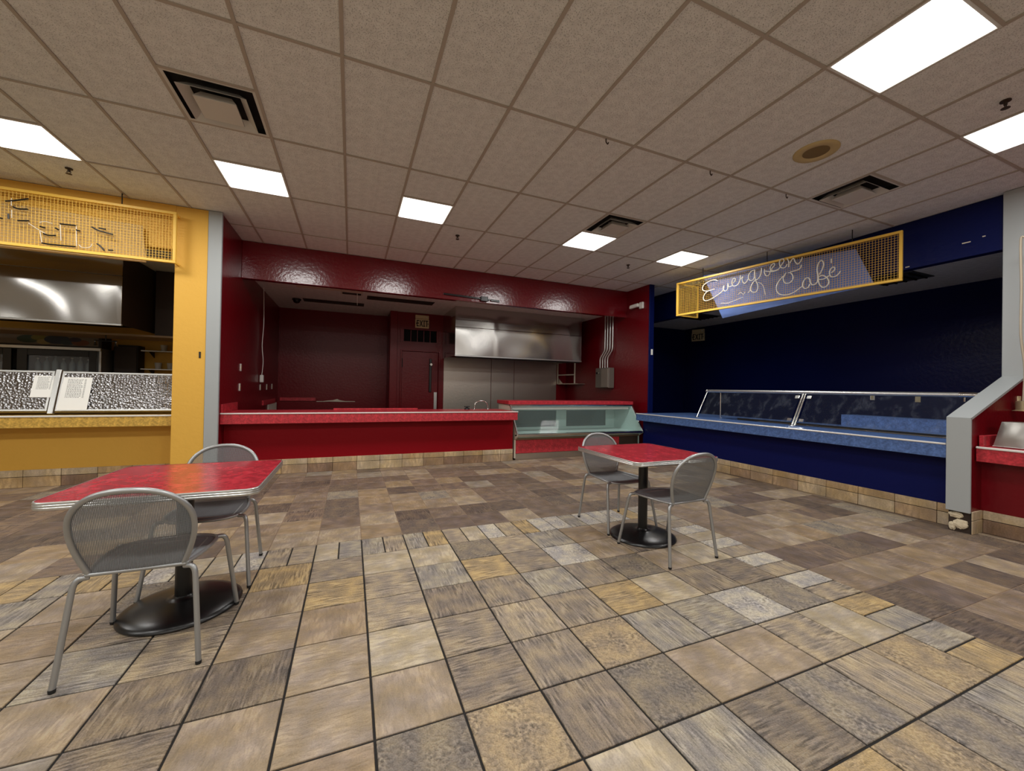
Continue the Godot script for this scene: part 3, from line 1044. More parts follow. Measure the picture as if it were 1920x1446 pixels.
	# left wall: hanging cord with outlet, wall plates
	var hc := thing("hanging_outlet", "white outlet box on a long cord beside red wall", "outlet", Vector3(-1.56, 1.36, -8.66))
	s = st()
	tube(s, smooth_path([Vector3(0.0, 1.74, 0.0), Vector3(0.01, 1.1, -0.02), Vector3(-0.005, 0.65, 0.0), Vector3(0.02, 0.35, 0.02), Vector3(0.0, 0.09, 0.0)], 8), 0.007, 6)
	put("cord", s, M.white, hc)
	part("box", Vector3(-0.03, -0.05, -0.035), Vector3(0.03, 0.09, 0.035), M.white, hc, 0.008)
	var pl := [[Vector3(-1.6, 1.534, -7.29), "upper white wall plate on the near part of red wall"], [Vector3(-1.6, 1.226, -7.25), "lower white wall plate on the near part of red wall"], [Vector3(-1.6, 1.22, -8.75), "white wall plate below the hanging outlet cord"], [Vector3(-1.6, 1.22, -9.38), "second white wall plate from the hanging outlet cord"], [Vector3(-1.6, 1.23, -9.95), "small white wall plate nearest the red back corner"]]
	for a in pl:
		wall_plate(a[0], PI / 2, a[1], M.white, "wall plates of the red side wall")
	# back wall remains
	var o2 := put("laminate_ledge", boxed(Vector3(-1.55, 0.89, -10.7), Vector3(-0.79, 0.97, -10.66), 0.003), M.red_lam, self)
	tag(o2, "short red laminate ledge on the red back wall", "ledge")
	o2 = put("laminate_ledge", boxed(Vector3(-1.6, 0.86, -10.2), Vector3(-1.57, 0.96, -8.95), 0.003), M.red_lam, self)
	tag(o2, "torn red laminate ledge along the left red wall", "ledge")
	o2 = put("grey_panel", boxed(Vector3(-1.6, 0.3, -10.5), Vector3(-1.585, 0.86, -9.5), 0.003), M.beige, self)
	tag(o2, "bare beige patch low in the red stall corner", "wall panel")
	var sc := thing("torn_caulk", "ragged white line of torn caulk on the red back wall", "caulk", Vector3(-0.33, 0.88, -10.7))
	s = st()
	prism(s, PackedVector2Array([Vector2(-0.44, -0.012), Vector2(-0.44, 0.004), Vector2(-0.3, 0.006), Vector2(-0.2, 0.02), Vector2(-0.08, 0.03), Vector2(0.02, 0.06), Vector2(0.08, 0.03), Vector2(0.2, 0.008), Vector2(0.43, 0.004), Vector2(0.43, -0.008), Vector2(0.1, -0.01), Vector2(-0.15, -0.004)]), Vector3.ZERO, Vector3.RIGHT, Vector3.UP, Vector3(0, 0, 0.008))
	put("strip", s, M.plate, sc)
	# right wall: electrical box with conduits, corner shelf, camera, arch
	var eb := thing("electrical_box", "grey electrical box fed by bent conduits on red wall", "electrical box", Vector3(5.715, 1.33, -7.9))
	part("box", Vector3(-0.16, 0.0, -0.28), Vector3(0.0, 0.48, 0.26), mat(rgb(122, 116, 108), 0.45, 0.4), eb, 0.01)
	part("cover", Vector3(-0.175, 0.02, -0.02), Vector3(-0.16, 0.46, 0.24), mat(rgb(150, 142, 132), 0.45, 0.4), eb, 0.006)
	for k in 4:
		var z := -0.2 + 0.1 * k
		s = st()
		tube(s, bent([Vector3(-0.08, 0.47, z), Vector3(-0.08, 0.72, z), Vector3(-0.04, 0.9, z + 0.13), Vector3(-0.04, 1.768, z + 0.13)], 0.06), 0.017, 8)
		put("conduit", s, M.alu, eb)
	for k in 2:
		s = st()
		tube(s, [Vector3(-0.16, 0.36, -0.2 + 0.09 * k), Vector3(-0.19, 0.36, -0.2 + 0.09 * k)], 0.022, 10)
		put("knob", s, M.black if k == 0 else M.chrome, eb)
	var sh := thing("corner_shelf", "steel corner shelf on white uprights under the hood", "shelf", Vector3(5.72, 1.42, -9.9))
	s = st()
	prism(s, PackedVector2Array([Vector2(-0.3, 0.0), Vector2(0.0, 0.0), Vector2(0.0, 1.0), Vector2(-0.22, 1.0)]), Vector3(0, 0.0, 0), Vector3.RIGHT, Vector3(0, 0, 1), Vector3(0, 0.025, 0))
	put("board", s, M.steel_wall, sh)
	part("upright", Vector3(-0.30, 0.0, 0.0), Vector3(-0.26, 0.62, 0.03), M.plate, sh, 0.004)
	part("upright", Vector3(-0.03, 0.02, 0.48), Vector3(0.0, 0.64, 0.52), M.plate, sh, 0.004)
	s = st()
	tube(s, [Vector3(-0.27, 0.26, 0.02), Vector3(-0.02, 0.27, 0.5)], 0.018, 8)
	put("crossbar", s, M.plate, sh)
	s = st()
	prism(s, PackedVector2Array([Vector2(0.0, 0.02), Vector2(0.0, 0.2), Vector2(0.3, 0.02)]), Vector3(-0.27, 0, 0.0), Vector3(0, 0, 1), Vector3.UP, Vector3(0.015, 0, 0))
	put("bracket", s, M.steel_wall, sh)
	var cam := thing("security_camera", "white box camera on the red wall near the corner", "camera", Vector3(5.72, 3.09, -6.72))
	part("mount", Vector3(-0.05, -0.06, -0.05), Vector3(0.0, 0.08, 0.06), M.white, cam, 0.01)
	s = st()
	obox(s, Vector3(-0.1, 0.01, -0.14), Vector3(0.035, 0, -0.01), Vector3(0, 0.036, 0.006), Vector3(-0.02, -0.01, -0.11), 0.012)
	put("housing", s, M.white, cam)
	s = st()
	tube(s, [Vector3(-0.115, 0.0, -0.25), Vector3(-0.118, 0.0, -0.262)], 0.022, 12)
	put("lens", s, M.black, cam)
	var bp := put("switch_plate", boxed(Vector3(5.765, 2.03, -6.495), Vector3(5.81, 2.15, -6.48), 0.004), M.white, self)
	tag(bp, "small white switch on the narrow blue wall end", "switch")
	var ar := thing("tap_arch", "thin bright metal arch rising behind the red counter", "tap", Vector3(2.25, 0.882, -7.0))
	s = st()
	var arc := [Vector3(-0.13, 0.0, 0), Vector3(-0.128, 0.08, 0)]
	for k in 13:
		var an := PI - PI * k / 12
		arc.append(Vector3(cos(an) * 0.122, 0.085 + sin(an) * 0.075, 0))
	arc.append(Vector3(0.128, 0.08, 0))
	arc.append(Vector3(0.13, 0.0, 0))
	tube(s, arc, 0.008, 8)
	put("pipe", s, M.chrome, ar)
	for e: float in [-0.13, 0.13]:
		s = st()
		lathe(s, [Vector2(0.02, 0.0), Vector2(0.018, 0.012), Vector2(0.009, 0.016)], Vector3(e, 0, 0), 12)
		put("flange", s, M.chrome, ar)
	var vl := thing("shutoff_valve", "small black valve on red counter beside the metal arch", "valve", Vector3(1.98, 0.882, -7.0))
	s = st()
	lathe(s, [Vector2(0.05, 0.0), Vector2(0.045, 0.02), Vector2(0.02, 0.03), Vector2(0.018, 0.05), Vector2(0.0, 0.055)], Vector3.ZERO, 14)
	put("body", s, M.black, vl)
	s = st()
	tube(s, [Vector3(-0.05, 0.05, 0), Vector3(0.05, 0.05, 0)], 0.01, 8)
	put("lever", s, M.black, vl)

func boxed(mn: Vector3, mx: Vector3, bev := 0.0) -> SurfaceTool:
	var s := st()
	box(s, mn, mx, bev)
	return s

func wall_plate(at: Vector3, turn: float, label: String, m: Material, group: String) -> void:
	var o := thing("wall_plate", label, "wall plate", at, turn, group)
	part("cover", Vector3(-0.035, -0.057, 0.0), Vector3(0.035, 0.057, 0.007), m, o, 0.003)
	part("socket", Vector3(-0.017, -0.035, 0.007), Vector3(0.017, 0.035, 0.010), M.almond, o, 0.002)

func exit_sign(at: Vector3, turn: float, label: String) -> void:
	var o := thing("exit_sign", label, "exit sign", at, turn)
	part("housing", Vector3(-0.17, 0.0, -0.03), Vector3(0.17, 0.225, 0.02), M.exit_face, o, 0.008)
	part("canopy", Vector3(-0.165, 0.23, -0.025), Vector3(0.165, 0.32, 0.012), M.exit_face, o, 0.006)
	text("lettering", "EXIT", 0.118, 0.004, M.exit_text, o, Vector3(0, 0.11, 0.0225), 0.0).scale = Vector3(0.85, 1.3, 1.0)
	for e: float in [-1.0, 1.0]:
		var s := st()
		prism(s, PackedVector2Array([Vector2(0.155 * e, 0.11), Vector2(0.132 * e, 0.135), Vector2(0.132 * e, 0.085)]), Vector3(0, 0, 0.0205), Vector3.RIGHT, Vector3.UP, Vector3(0, 0, 0.004))
		put("arrow", s, M.exit_text, o)
	var s2 := st()
	lathe(s2, [Vector2(0.02, 0.0), Vector2(0.018, 0.02), Vector2(0.0, 0.026)], Vector3(0.11, 0.26, 0.012), 12)
	put("indicator", s2, M.white, o)

func build_display_case() -> void:
	var c := thing("display_case", "slanted glass display case with red slab top and red front", "display case", Vector3(2.72, 0, -6.5))
	var w := 2.78
	# side profile in (z, y), front towards +z
	var side := PackedVector2Array([Vector2(0.0, 0.03), Vector2(0.0, 0.36), Vector2(0.12, 0.43), Vector2(0.12, 0.47), Vector2(-0.235, 0.965), Vector2(-0.83, 0.985), Vector2(-0.83, 0.03)])
	for e in 2:
		var s := st()
		prism(s, side, Vector3(0.0 if e == 0 else w - 0.03, 0, 0), Vector3(0, 0, 1), Vector3.UP, Vector3(0.03, 0, 0))
		put("end_panel", s, M.plate if e == 0 else M.aqua, c)
	part("slab_top", Vector3(-0.03, 0.985, -0.85), Vector3(w + 0.02, 1.05, -0.22), M.red_lam, c, 0.004)
	part("red_panel", Vector3(0.03, 0.115, -0.02), Vector3(2.28, 0.355, 0.004), M.red_lam, c, 0.003)
	part("brown_panel", Vector3(2.28, 0.115, -0.02), Vector3(w - 0.03, 0.40, 0.002), M.brown, c, 0.003)
	part("kick_plate", Vector3(0.03, 0.0, -0.06), Vector3(w - 0.03, 0.11, -0.01), M.steel_wall, c)
	part("wood_strip", Vector3(0.03, 0.36, -0.02), Vector3(w - 0.03, 0.42, 0.03), mat(rgb(128, 108, 86), 0.4, 0.5), c, 0.004)
	part("chrome_sill", Vector3(0.0, 0.425, 0.03), Vector3(w, 0.472, 0.125), M.chrome, c, 0.012)
	part("chrome_head", Vector3(0.0, 0.945, -0.26), Vector3(w, 0.985, -0.215), M.chrome, c, 0.008)
	for e in 2:
		var s := st()
		var x := 0.012 if e == 0 else w - 0.012
		obox(s, Vector3(x, 0.715, -0.055), Vector3(0.014, 0, 0), Vector3(0, 0.25, -0.18), Vector3(0, 0.006, 0.01), 0.003)
		put("chrome_stile", s, M.chrome, c)
	# cabinet inside
	part("deck", Vector3(0.03, 0.40, -0.80), Vector3(w - 0.03, 0.45, 0.05), M.aqua, c)
	part("light_strip", Vector3(0.05, 0.885, -0.36), Vector3(w - 0.05, 0.935, -0.28), M.white, c, 0.006)
	part("upper_back", Vector3(0.03, 0.84, -0.82), Vector3(w - 0.03, 0.985, -0.79), M.aqua, c)
	part("lower_back", Vector3(0.03, 0.45, -0.82), Vector3(w - 0.03, 0.50, -0.79), M.aqua, c)
	for p in [[0.03, 0.16], [1.28, 1.52], [2.52, 2.75]]:
		part("mullion", Vector3(p[0], 0.50, -0.82), Vector3(p[1], 0.84, -0.79), M.aqua, c, 0.003)
	part("sliding_door", Vector3(0.16, 0.50, -0.815), Vector3(1.28, 0.84, -0.805), M.door_glass, c)
	part("sliding_door", Vector3(1.52, 0.50, -0.815), Vector3(2.52, 0.84, -0.805), M.door_glass, c)
	part("back_panel", Vector3(0.03, 0.03, -0.83), Vector3(w - 0.03, 0.40, -0.80), M.dark, c)
	var g := st()
	obox(g, Vector3(w / 2, 0.715, -0.055), Vector3(w / 2 - 0.03, 0, 0), Vector3(0, 0.243, -0.174), Vector3(0, 0.0018, 0.0025))
	put("front_glass", g, M.glass, c)

# ---------------------------------------------------------------- mesh signs
func mesh_panel(s: SurfaceTool, o: Vector3, u: Vector3, w: float, y0: float, y1: float, pitch: float, r: float) -> void:
	var n := int(w / pitch)
	for k in n + 1:
		var p := o + u * (w * k / n)
		wire(s, [Vector3(p.x, y0, p.z), Vector3(p.x, y1, p.z)], r)
	n = int((y1 - y0) / pitch)
	for k in n + 1:
		var y := y0 + (y1 - y0) * k / n
		wire(s, [Vector3(o.x, y, o.z), Vector3(o.x, y, o.z) + u * w], r)

func neon(parent: Node, called: String, list: Array, r: float, m: Material, place: Callable) -> void:
	for l: Array in list:
		var pts := []
		for k in range(0, l.size(), 2):
			pts.append(place.call(l[k], l[k + 1]))
		var s := st()
		tube(s, smooth_path(pts, 5) if pts.size() > 2 else pts, r, 7)
		put(called, s, m, parent)

func frame_rect(s: SurfaceTool, a: Vector3, b: Vector3, y0: float, y1: float, t: float, depth: Vector3) -> void:
	var u := (b - a).normalized()
	var l := a.distance_to(b)
	var m := (a + b) / 2.0
	for y: float in [y0, y1]:
		obox(s, Vector3(m.x, y, m.z), u * (l / 2 + t), Vector3(0, t, 0), depth, 0.003)
	for p: Vector3 in [a, b]:
		obox(s, Vector3(p.x, (y0 + y1) / 2, p.z), u * t, Vector3(0, (y1 - y0) / 2 - t, 0), depth, 0.003)

func build_blue_sign() -> void:
	var a := Vector3(5.7, 0, -5.72)
	var b := Vector3(6.3, 0, -2.70)
	var u := (b - a).normalized()
	var n := u.cross(Vector3.UP)          # away from the hall
	if n.x < 0:
		n = -n
	var o := thing("mesh_sign", "yellow framed mesh sign with unlit neon script before the blue header", "sign", a)
	var w := a.distance_to(b)
	var s := st()
	frame_rect(s, Vector3.ZERO, b - a, 2.722, 3.318, 0.016, n * 0.02)
	put("frame", s, M.sign_yellow, o)
	s = st()
	mesh_panel(s, Vector3.ZERO, u, w, 2.722, 3.318, 0.03, 0.0025)
	put("mesh", s, M.sign_yellow, o)
	# return at the left end
	var e := Vector3(6.22, 0, -5.73) - a
	s = st()
	obox(s, Vector3(e.x / 2, 2.722, e.z / 2), e / 2, Vector3(0, 0.012, 0), Vector3(0, 0, 0.012), 0.003)
	obox(s, Vector3(e.x / 2, 3.318, e.z / 2), e / 2, Vector3(0, 0.012, 0), Vector3(0, 0, 0.012), 0.003)
	obox(s, Vector3(e.x, 3.02, e.z), Vector3(0.012, 0, 0), Vector3(0, 0.3, 0), Vector3(0, 0, 0.012), 0.003)
	put("return_frame", s, M.sign_yellow, o)
	s = st()
	mesh_panel(s, Vector3.ZERO, e.normalized(), e.length(), 2.722, 3.318, 0.03, 0.0025)
	put("return_mesh", s, M.sign_yellow, o)
	var bo := n * 0.13
	s = st()
	prism(s, PackedVector2Array([Vector2(0.42, 3.40), Vector2(0.79, 2.575), Vector2(2.80, 2.74), Vector2(2.60, 3.27)]), bo, u, Vector3.UP, n * 0.008)
	put("backing_board", s, M.sign_blue, o)
	var place := func(x: float, y: float) -> Vector3:
		return u * x + Vector3(0, y, 0) - n * 0.03
	neon(o, "neon_letter", NEON_SCRIPT, 0.0085, M.neon, place)
	neon(o, "neon_flourish", NEON_THIN, 0.005, M.neon, place)
	s = st()
	for x: float in [0.5, 1.55, 2.6]:
		tube(s, [u * x + Vector3(0, 3.33, 0), u * x + Vector3(0, 3.5, 0)], 0.006, 6)
	put("hanging_rod", s, M.dark, o)

func build_yellow_sign() -> void:
	var a := Vector3(-5.6, 0, -6.04)
	var b := Vector3(-2.035, 0, -6.04)
	var o := thing("mesh_sign", "yellow framed mesh sign with broken neon letters on yellow header", "sign", a)
	var w := a.distance_to(b)
	var s := st()
	frame_rect(s, Vector3.ZERO, b - a, 2.757, 3.353, 0.016, Vector3(0, 0, 0.02))
	put("frame", s, M.sign_yellow, o)
	s = st()
	mesh_panel(s, Vector3.ZERO, Vector3.RIGHT, w, 2.757, 3.353, 0.03, 0.0034)
	put("mesh", s, M.sign_yellow, o)
	s = st()
	prism(s, PackedVector2Array([Vector2(0.0, 2.71), Vector2(3.27, 2.73), Vector2(3.23, 3.17), Vector2(2.4, 3.22), Vector2(0.0, 3.26)]), Vector3(0, 0, -0.065), Vector3.RIGHT, Vector3.UP, Vector3(0, 0, -0.006))
	put("backing_board", s, M.sign_board, o)
	s = st()
	for x: float in [0.0, w]:
		for y: float in [2.757, 3.353]:
			box(s, Vector3(x - 0.012, y - 0.012, -0.13), Vector3(x + 0.012, y + 0.012, -0.02), 0.002)
	put("standoff", s, M.sign_yellow, o)
	var place := func(x: float, y: float) -> Vector3:
		return Vector3(x - a.x, y, 0.032)
	neon(o, "neon_letter", NEON_PALE, 0.0032, M.neon, place)
	neon(o, "blacked_out_tube", NEON_BLACK, 0.0085, M.neon_black, place)
	s = st()
	tube(s, [Vector3(3.06, 3.36, 0), Vector3(3.06, 3.5, 0)], 0.006, 6)
	tube(s, [Vector3(1.06, 3.36, 0), Vector3(1.06, 3.5, 0)], 0.006, 6)
	put("hanging_rod", s, M.dark, o)

# ---------------------------------------------------------------- yellow stall
func build_yellow_stall() -> void:
	build_yellow_sign()
	var c := thing("yellow_counter", "yellow laminate counter with a bright metal edge strip", "counter")
	part("worktop", Vector3(-6.48, 0.735, -7.1), Vector3(-2.077, 0.868, -6.265), M.yellow_lam, c)
	part("front_edge", Vector3(-6.48, 0.73, -6.265), Vector3(-2.077, 0.86, -6.25), M.yellow_lam, c, 0.003)
	part("metal_strip", Vector3(-6.48, 0.852, -6.263), Vector3(-2.077, 0.872, -6.242), M.alu_strip, c, 0.004)
	# sneeze guard of hammered sheet
	var g := thing("counter_guard", "aluminium framed guard of hammered sheet on yellow counter", "counter guard", Vector3(-3.27, 0.88, -6.38))
	var lean := Vector3(0, 0.5, -0.14)
	var ay := lean / 2.0
	var nz := Vector3(0, 0.14, 0.5).normalized()
	for e in [[0.02, 1.17, "right"], [-2.0, -0.05, "left"]]:
		var x0: float = e[0]
		var x1: float = e[1]
		var mid := Vector3((x0 + x1) / 2, 0.0, 0.0)
		var hx := Vector3((x1 - x0) / 2, 0, 0)
		var s := st()
		obox(s, mid + lean * 0.54, hx - Vector3(0.02, 0, 0), lean * 0.44, nz * 0.004)
		put("hammered_sheet", s, M.hammer, g)
		s = st()
		for t: float in [0.09, 1.0]:
			obox(s, mid + lean * t, hx, lean.normalized() * 0.011, nz * 0.011, 0.002)
		for x: float in [x0 + 0.011, x1 - 0.011]:
			obox(s, Vector3(x, 0, 0) + lean * 0.545, Vector3(0.011, 0, 0), lean * 0.435, nz * 0.011, 0.002)
		put("sheet_frame", s, M.alu, g)
	var p := st()
	obox(p, Vector3(-0.015, 0, 0) + lean * 0.53, Vector3(0.024, 0, 0), lean * 0.53, nz * 0.022, 0.004)
	put("post", p, M.alu, g)
	var papers := [[-0.21, 0.30, 0.20, 0.27, "small printed menu sheet taped left of the guard post"], [0.20, 0.27, 0.27, 0.41, "large printed menu sheet taped right of the guard post"]]
	for a in papers:
		var o := put("menu_sheet", sheet_quad(a[2], a[3]), M.paper, self)
		tag(o, a[4], "paper", "menu sheets on the guard")
		var t: float = 0.5 if a[3] > 0.35 else 0.66
		o.transform = Transform3D(Basis(Vector3.RIGHT, lean.normalized(), nz), Vector3(-3.27 + a[0] + (-0.03 if a[0] > 0 else 0.09) * 1.0, 0.872, -6.38) + lean * t + nz * 0.013)
	# hood and soffit
	var h := thing("range_hood", "dented shiny stainless range hood in the yellow stall", "range hood", Vector3(-3.92, 2.055, -7.0))
	part("front_sheet", Vector3(-1.0, 0.0, -0.012), Vector3(1.0, 0.665, 0.0), M.steel, h, 0.003)
	part("front_sheet", Vector3(-1.0, 0.672, -0.012), Vector3(1.0, 0.99, 0.0), M.steel, h, 0.003)
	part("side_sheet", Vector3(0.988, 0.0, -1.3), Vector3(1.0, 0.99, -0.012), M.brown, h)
	part("inner_canopy", Vector3(-0.98, 0.1, -1.3), Vector3(0.985, 0.14, -0.02), M.dark, h)
	part("lower_lip", Vector3(-1.0, -0.015, -0.03), Vector3(1.005, 0.012, 0.008), M.alu, h, 0.004)
	var so := thing("soffit_box", "dark brown soffit beside the yellow stall hood", "soffit", Vector3(-2.91, 1.98, -7.9))
	part("box", Vector3(0.02, 0.03, -0.6), Vector3(1.15, 1.065, 0.0), M.brown, so, 0.004)
	part("bottom_board", Vector3(-2.6, 0.0, -0.6), Vector3(1.15, 0.03, 0.1), mat(rgb(150, 126, 98), 0.7), so)
	# cooler
	var k := thing("drinks_cooler", "tall black two door drinks cooler in the yellow stall", "cooler", Vector3(-3.92, 0, -8.8))
	part("cabinet", Vector3(-2.1, 0.0, -0.5), Vector3(0.0, 1.83, -0.46), M.dark, k)
	part("side_panel", Vector3(-0.04, 0.0, -0.46), Vector3(0.0, 1.83, 0.0), M.alu, k, 0.004)
	part("top_panel", Vector3(-2.1, 1.79, -0.46), Vector3(-0.04, 1.83, 0.0), M.alu, k, 0.004)
	var hd := st()
	quad_uv(hd, Vector3(-2.1, 1.86, 0.0), Vector3(-0.04, 1.86, 0.0), Vector3(-0.04, 2.03, 0.0), Vector3(-2.1, 2.03, 0.0))
	put("header_print", hd, M.fruit, k)
	part("header_box", Vector3(-2.1, 1.83, -0.3), Vector3(0.0, 2.06, -0.003), M.dark, k)
	part("header_trim", Vector3(-2.1, 1.785, 0.0), Vector3(0.0, 1.835, 0.02), M.alu, k, 0.004)
	for e in 2:
		var x0 := -1.02 * e - 1.0
		var s := st()
		box(s, Vector3(x0, 0.1, 0.0), Vector3(x0 + 0.12, 1.78, 0.04), 0.004)
		box(s, Vector3(x0 + 0.86, 0.1, 0.0), Vector3(x0 + 0.96, 1.78, 0.04), 0.004)
		box(s, Vector3(x0 + 0.12, 1.68, 0.0), Vector3(x0 + 0.86, 1.78, 0.04), 0.004)
		box(s, Vector3(x0 + 0.12, 0.1, 0.0), Vector3(x0 + 0.86, 0.2, 0.04), 0.004)
		put("door_frame", s, M.black, k)
		part("door_glass", Vector3(x0 + 0.12, 0.2, 0.012), Vector3(x0 + 0.86, 1.68, 0.02), M.glass_dark, k)
		for y: float in [1.44, 1.08]:
			part("wire_shelf", Vector3(x0 + 0.1, y - 0.015, -0.42), Vector3(x0 + 0.9, y, -0.04), M.alu, k)
	var rb := RandomNumberGenerator.new()
	rb.seed = 5
	for n in 7:
		bottle(Vector3(-4.80 + 0.105 * n, 1.44, -9.0), 0.2 + 0.02 * (n % 3), "clear bottle on the cooler shelf, %s" % ["leftmost", "second from the left", "third from the left", "the middle one", "third from the right", "second from the right", "rightmost"][n])
	for n in 5:
		cup(Vector3(-5.85 + 0.15 * n, 1.44, -8.98), "white tub behind the left cooler door, %s" % ["leftmost", "second from the left", "the middle one", "second from the right", "rightmost"][n])
	var lk := thing("added_cabinet", "added dark cabinet filling the dark area between the cooler and the wall shelves", "cabinet", Vector3(-3.72, 0, -9.1))  # invented dark body that fills in the dark area beside the cooler
	part("body", Vector3(-0.17, 0.0, -0.24), Vector3(0.17, 1.93, 0.0), M.dark, lk, 0.006)
	part("door", Vector3(-0.15, 0.06, 0.0), Vector3(0.15, 1.9, 0.012), M.brown, lk, 0.004)
	part("handle", Vector3(0.1, 1.0, 0.012), Vector3(0.12, 1.2, 0.04), M.alu, lk, 0.004)
	# shelves with cups on the back wall
	for e in 2:
		var y := 1.83 - 0.33 * e
		var s := thing("wall_shelf", ["upper dark wall shelf right of the cooler", "lower dark wall shelf right of the cooler"][e], "shelf", Vector3(-3.2, y, -9.35), 0.0, "wall shelves of the yellow stall")
		part("board", Vector3(-0.3, 0.0, 0.0), Vector3(0.75, 0.02, 0.3), M.alu, s, 0.003)
		for x: float in [-0.22, 0.3]:
			var br := st()
			prism(br, PackedVector2Array([Vector2(0.0, 0.0), Vector2(0.2, 0.0), Vector2(0.0, -0.1)]), Vector3(x, 0, 0), Vector3(0, 0, 1), Vector3.UP, Vector3(0.012, 0, 0))
			put("bracket", br, M.dark, s)
	cup(Vector3(-3.12, 1.52, -9.2), "cream jar on the lower wall shelf")
	cup(Vector3(-2.86, 1.52, -9.2), "grey jar at the right of the lower wall shelf")
	cup(Vector3(-3.3, 1.52, -9.2), "dim cup left of the cream jar")
	cup(Vector3(-3.22, 1.85, -9.2), "dim cup on the upper wall shelf")
	# track lights
	var t := thing("track_light", "pair of small spotlights hanging under the yellow stall soffit", "track light", Vector3(-3.45, 1.98, -7.85))
	var s3 := st()
	tube(s3, [Vector3(0, 0, 0), Vector3(0, -0.09, 0)], 0.008, 6)
	tube(s3, [Vector3(-0.13, -0.09, 0), Vector3(0.13, -0.09, 0)], 0.012, 6)
	put("bar", s3, M.black, t)
	for e: float in [-0.12, 0.12]:
		s3 = st()
		lathe(s3, [Vector2(0.0, -0.09), Vector2(0.018, -0.1), Vector2(0.022, -0.15), Vector2(0.028, -0.165), Vector2(0.0, -0.166)], Vector3(e, 0, 0), 12)
		put("spot_head", s3, M.chrome, t)
	var hn := put("wall_slot", boxed(Vector3(-1.805, 1.60, -6.17), Vector3(-1.785, 1.68, -6.163), 0.002), M.dark, self)
	tag(hn, "small dark slot in the yellow pillar", "slot")

func quad_uv(s: SurfaceTool, a: Vector3, b: Vector3, c: Vector3, d: Vector3) -> void:
	var n := (b - a).cross(d - a).normalized()
	tri(s, [a, b, c], [n, n, n], [Vector2(0, 1), Vector2(1, 1), Vector2(1, 0)])
	tri(s, [a, c, d], [n, n, n], [Vector2(0, 1), Vector2(1, 0), Vector2(0, 0)])

# a sheet of paper with a little thickness and curl, print on its front
func sheet_quad(w: float, h: float) -> SurfaceTool:
	var s := st()
	for k in 8:
		var y0 := -h / 2 + h * k / 8
		var y1 := -h / 2 + h * (k + 1) / 8
		var z0 := 0.004 * pow(1.0 - float(k) / 8, 2)
		var z1 := 0.004 * pow(1.0 - float(k + 1) / 8, 2)
		var n := Vector3(0, 0, 1)
		var v0 := 1.0 - float(k) / 8
		var v1 := 1.0 - float(k + 1) / 8
		var p := [Vector3(-w / 2, y0, z0), Vector3(w / 2, y0, z0), Vector3(w / 2, y1, z1), Vector3(-w / 2, y1, z1)]
		tri(s, [p[0], p[1], p[2]], [n, n, n], [Vector2(0, v0), Vector2(1, v0), Vector2(1, v1)])
		tri(s, [p[0], p[2], p[3]], [n, n, n], [Vector2(0, v0), Vector2(1, v1), Vector2(0, v1)])
		var b := Vector3(0, 0, -0.0006)
		tri(s, [p[0] + b, p[1] + b, p[2] + b], [-n, -n, -n], [Vector2(0, 0), Vector2(0, 0), Vector2(0, 0)])
		tri(s, [p[0] + b, p[2] + b, p[3] + b], [-n, -n, -n], [Vector2(0, 0), Vector2(0, 0), Vector2(0, 0)])
	return s

func bottle(at: Vector3, h: float, label: String) -> void:
	var o := thing("bottle", label, "bottle", at, 0.0, "bottles in the cooler")
	var s := st()
	lathe(s, [Vector2(0.0, 0.0), Vector2(0.034, 0.0), Vector2(0.036, 0.01), Vector2(0.036, h * 0.6), Vector2(0.014, h * 0.82), Vector2(0.013, h)], Vector3.ZERO, 14)
	put("body", s, M.bottle, o)
	s = st()
	lathe(s, [Vector2(0.016, h - 0.012), Vector2(0.016, h + 0.01), Vector2(0.0, h + 0.011)], Vector3.ZERO, 12)
	put("cap", s, M.white, o)

func cup(at: Vector3, label: String) -> void:
	var s := st()
	lathe(s, [Vector2(0.0, 0.0), Vector2(0.04, 0.0), Vector2(0.052, 0.11), Vector2(0.054, 0.115), Vector2(0.05, 0.118), Vector2(0.0, 0.112)], Vector3.ZERO, 16)
	var o := put("cup", s, M.cup, self)
	o.position = at
	tag(o, label, "cup", "cups and tubs of the yellow stall")

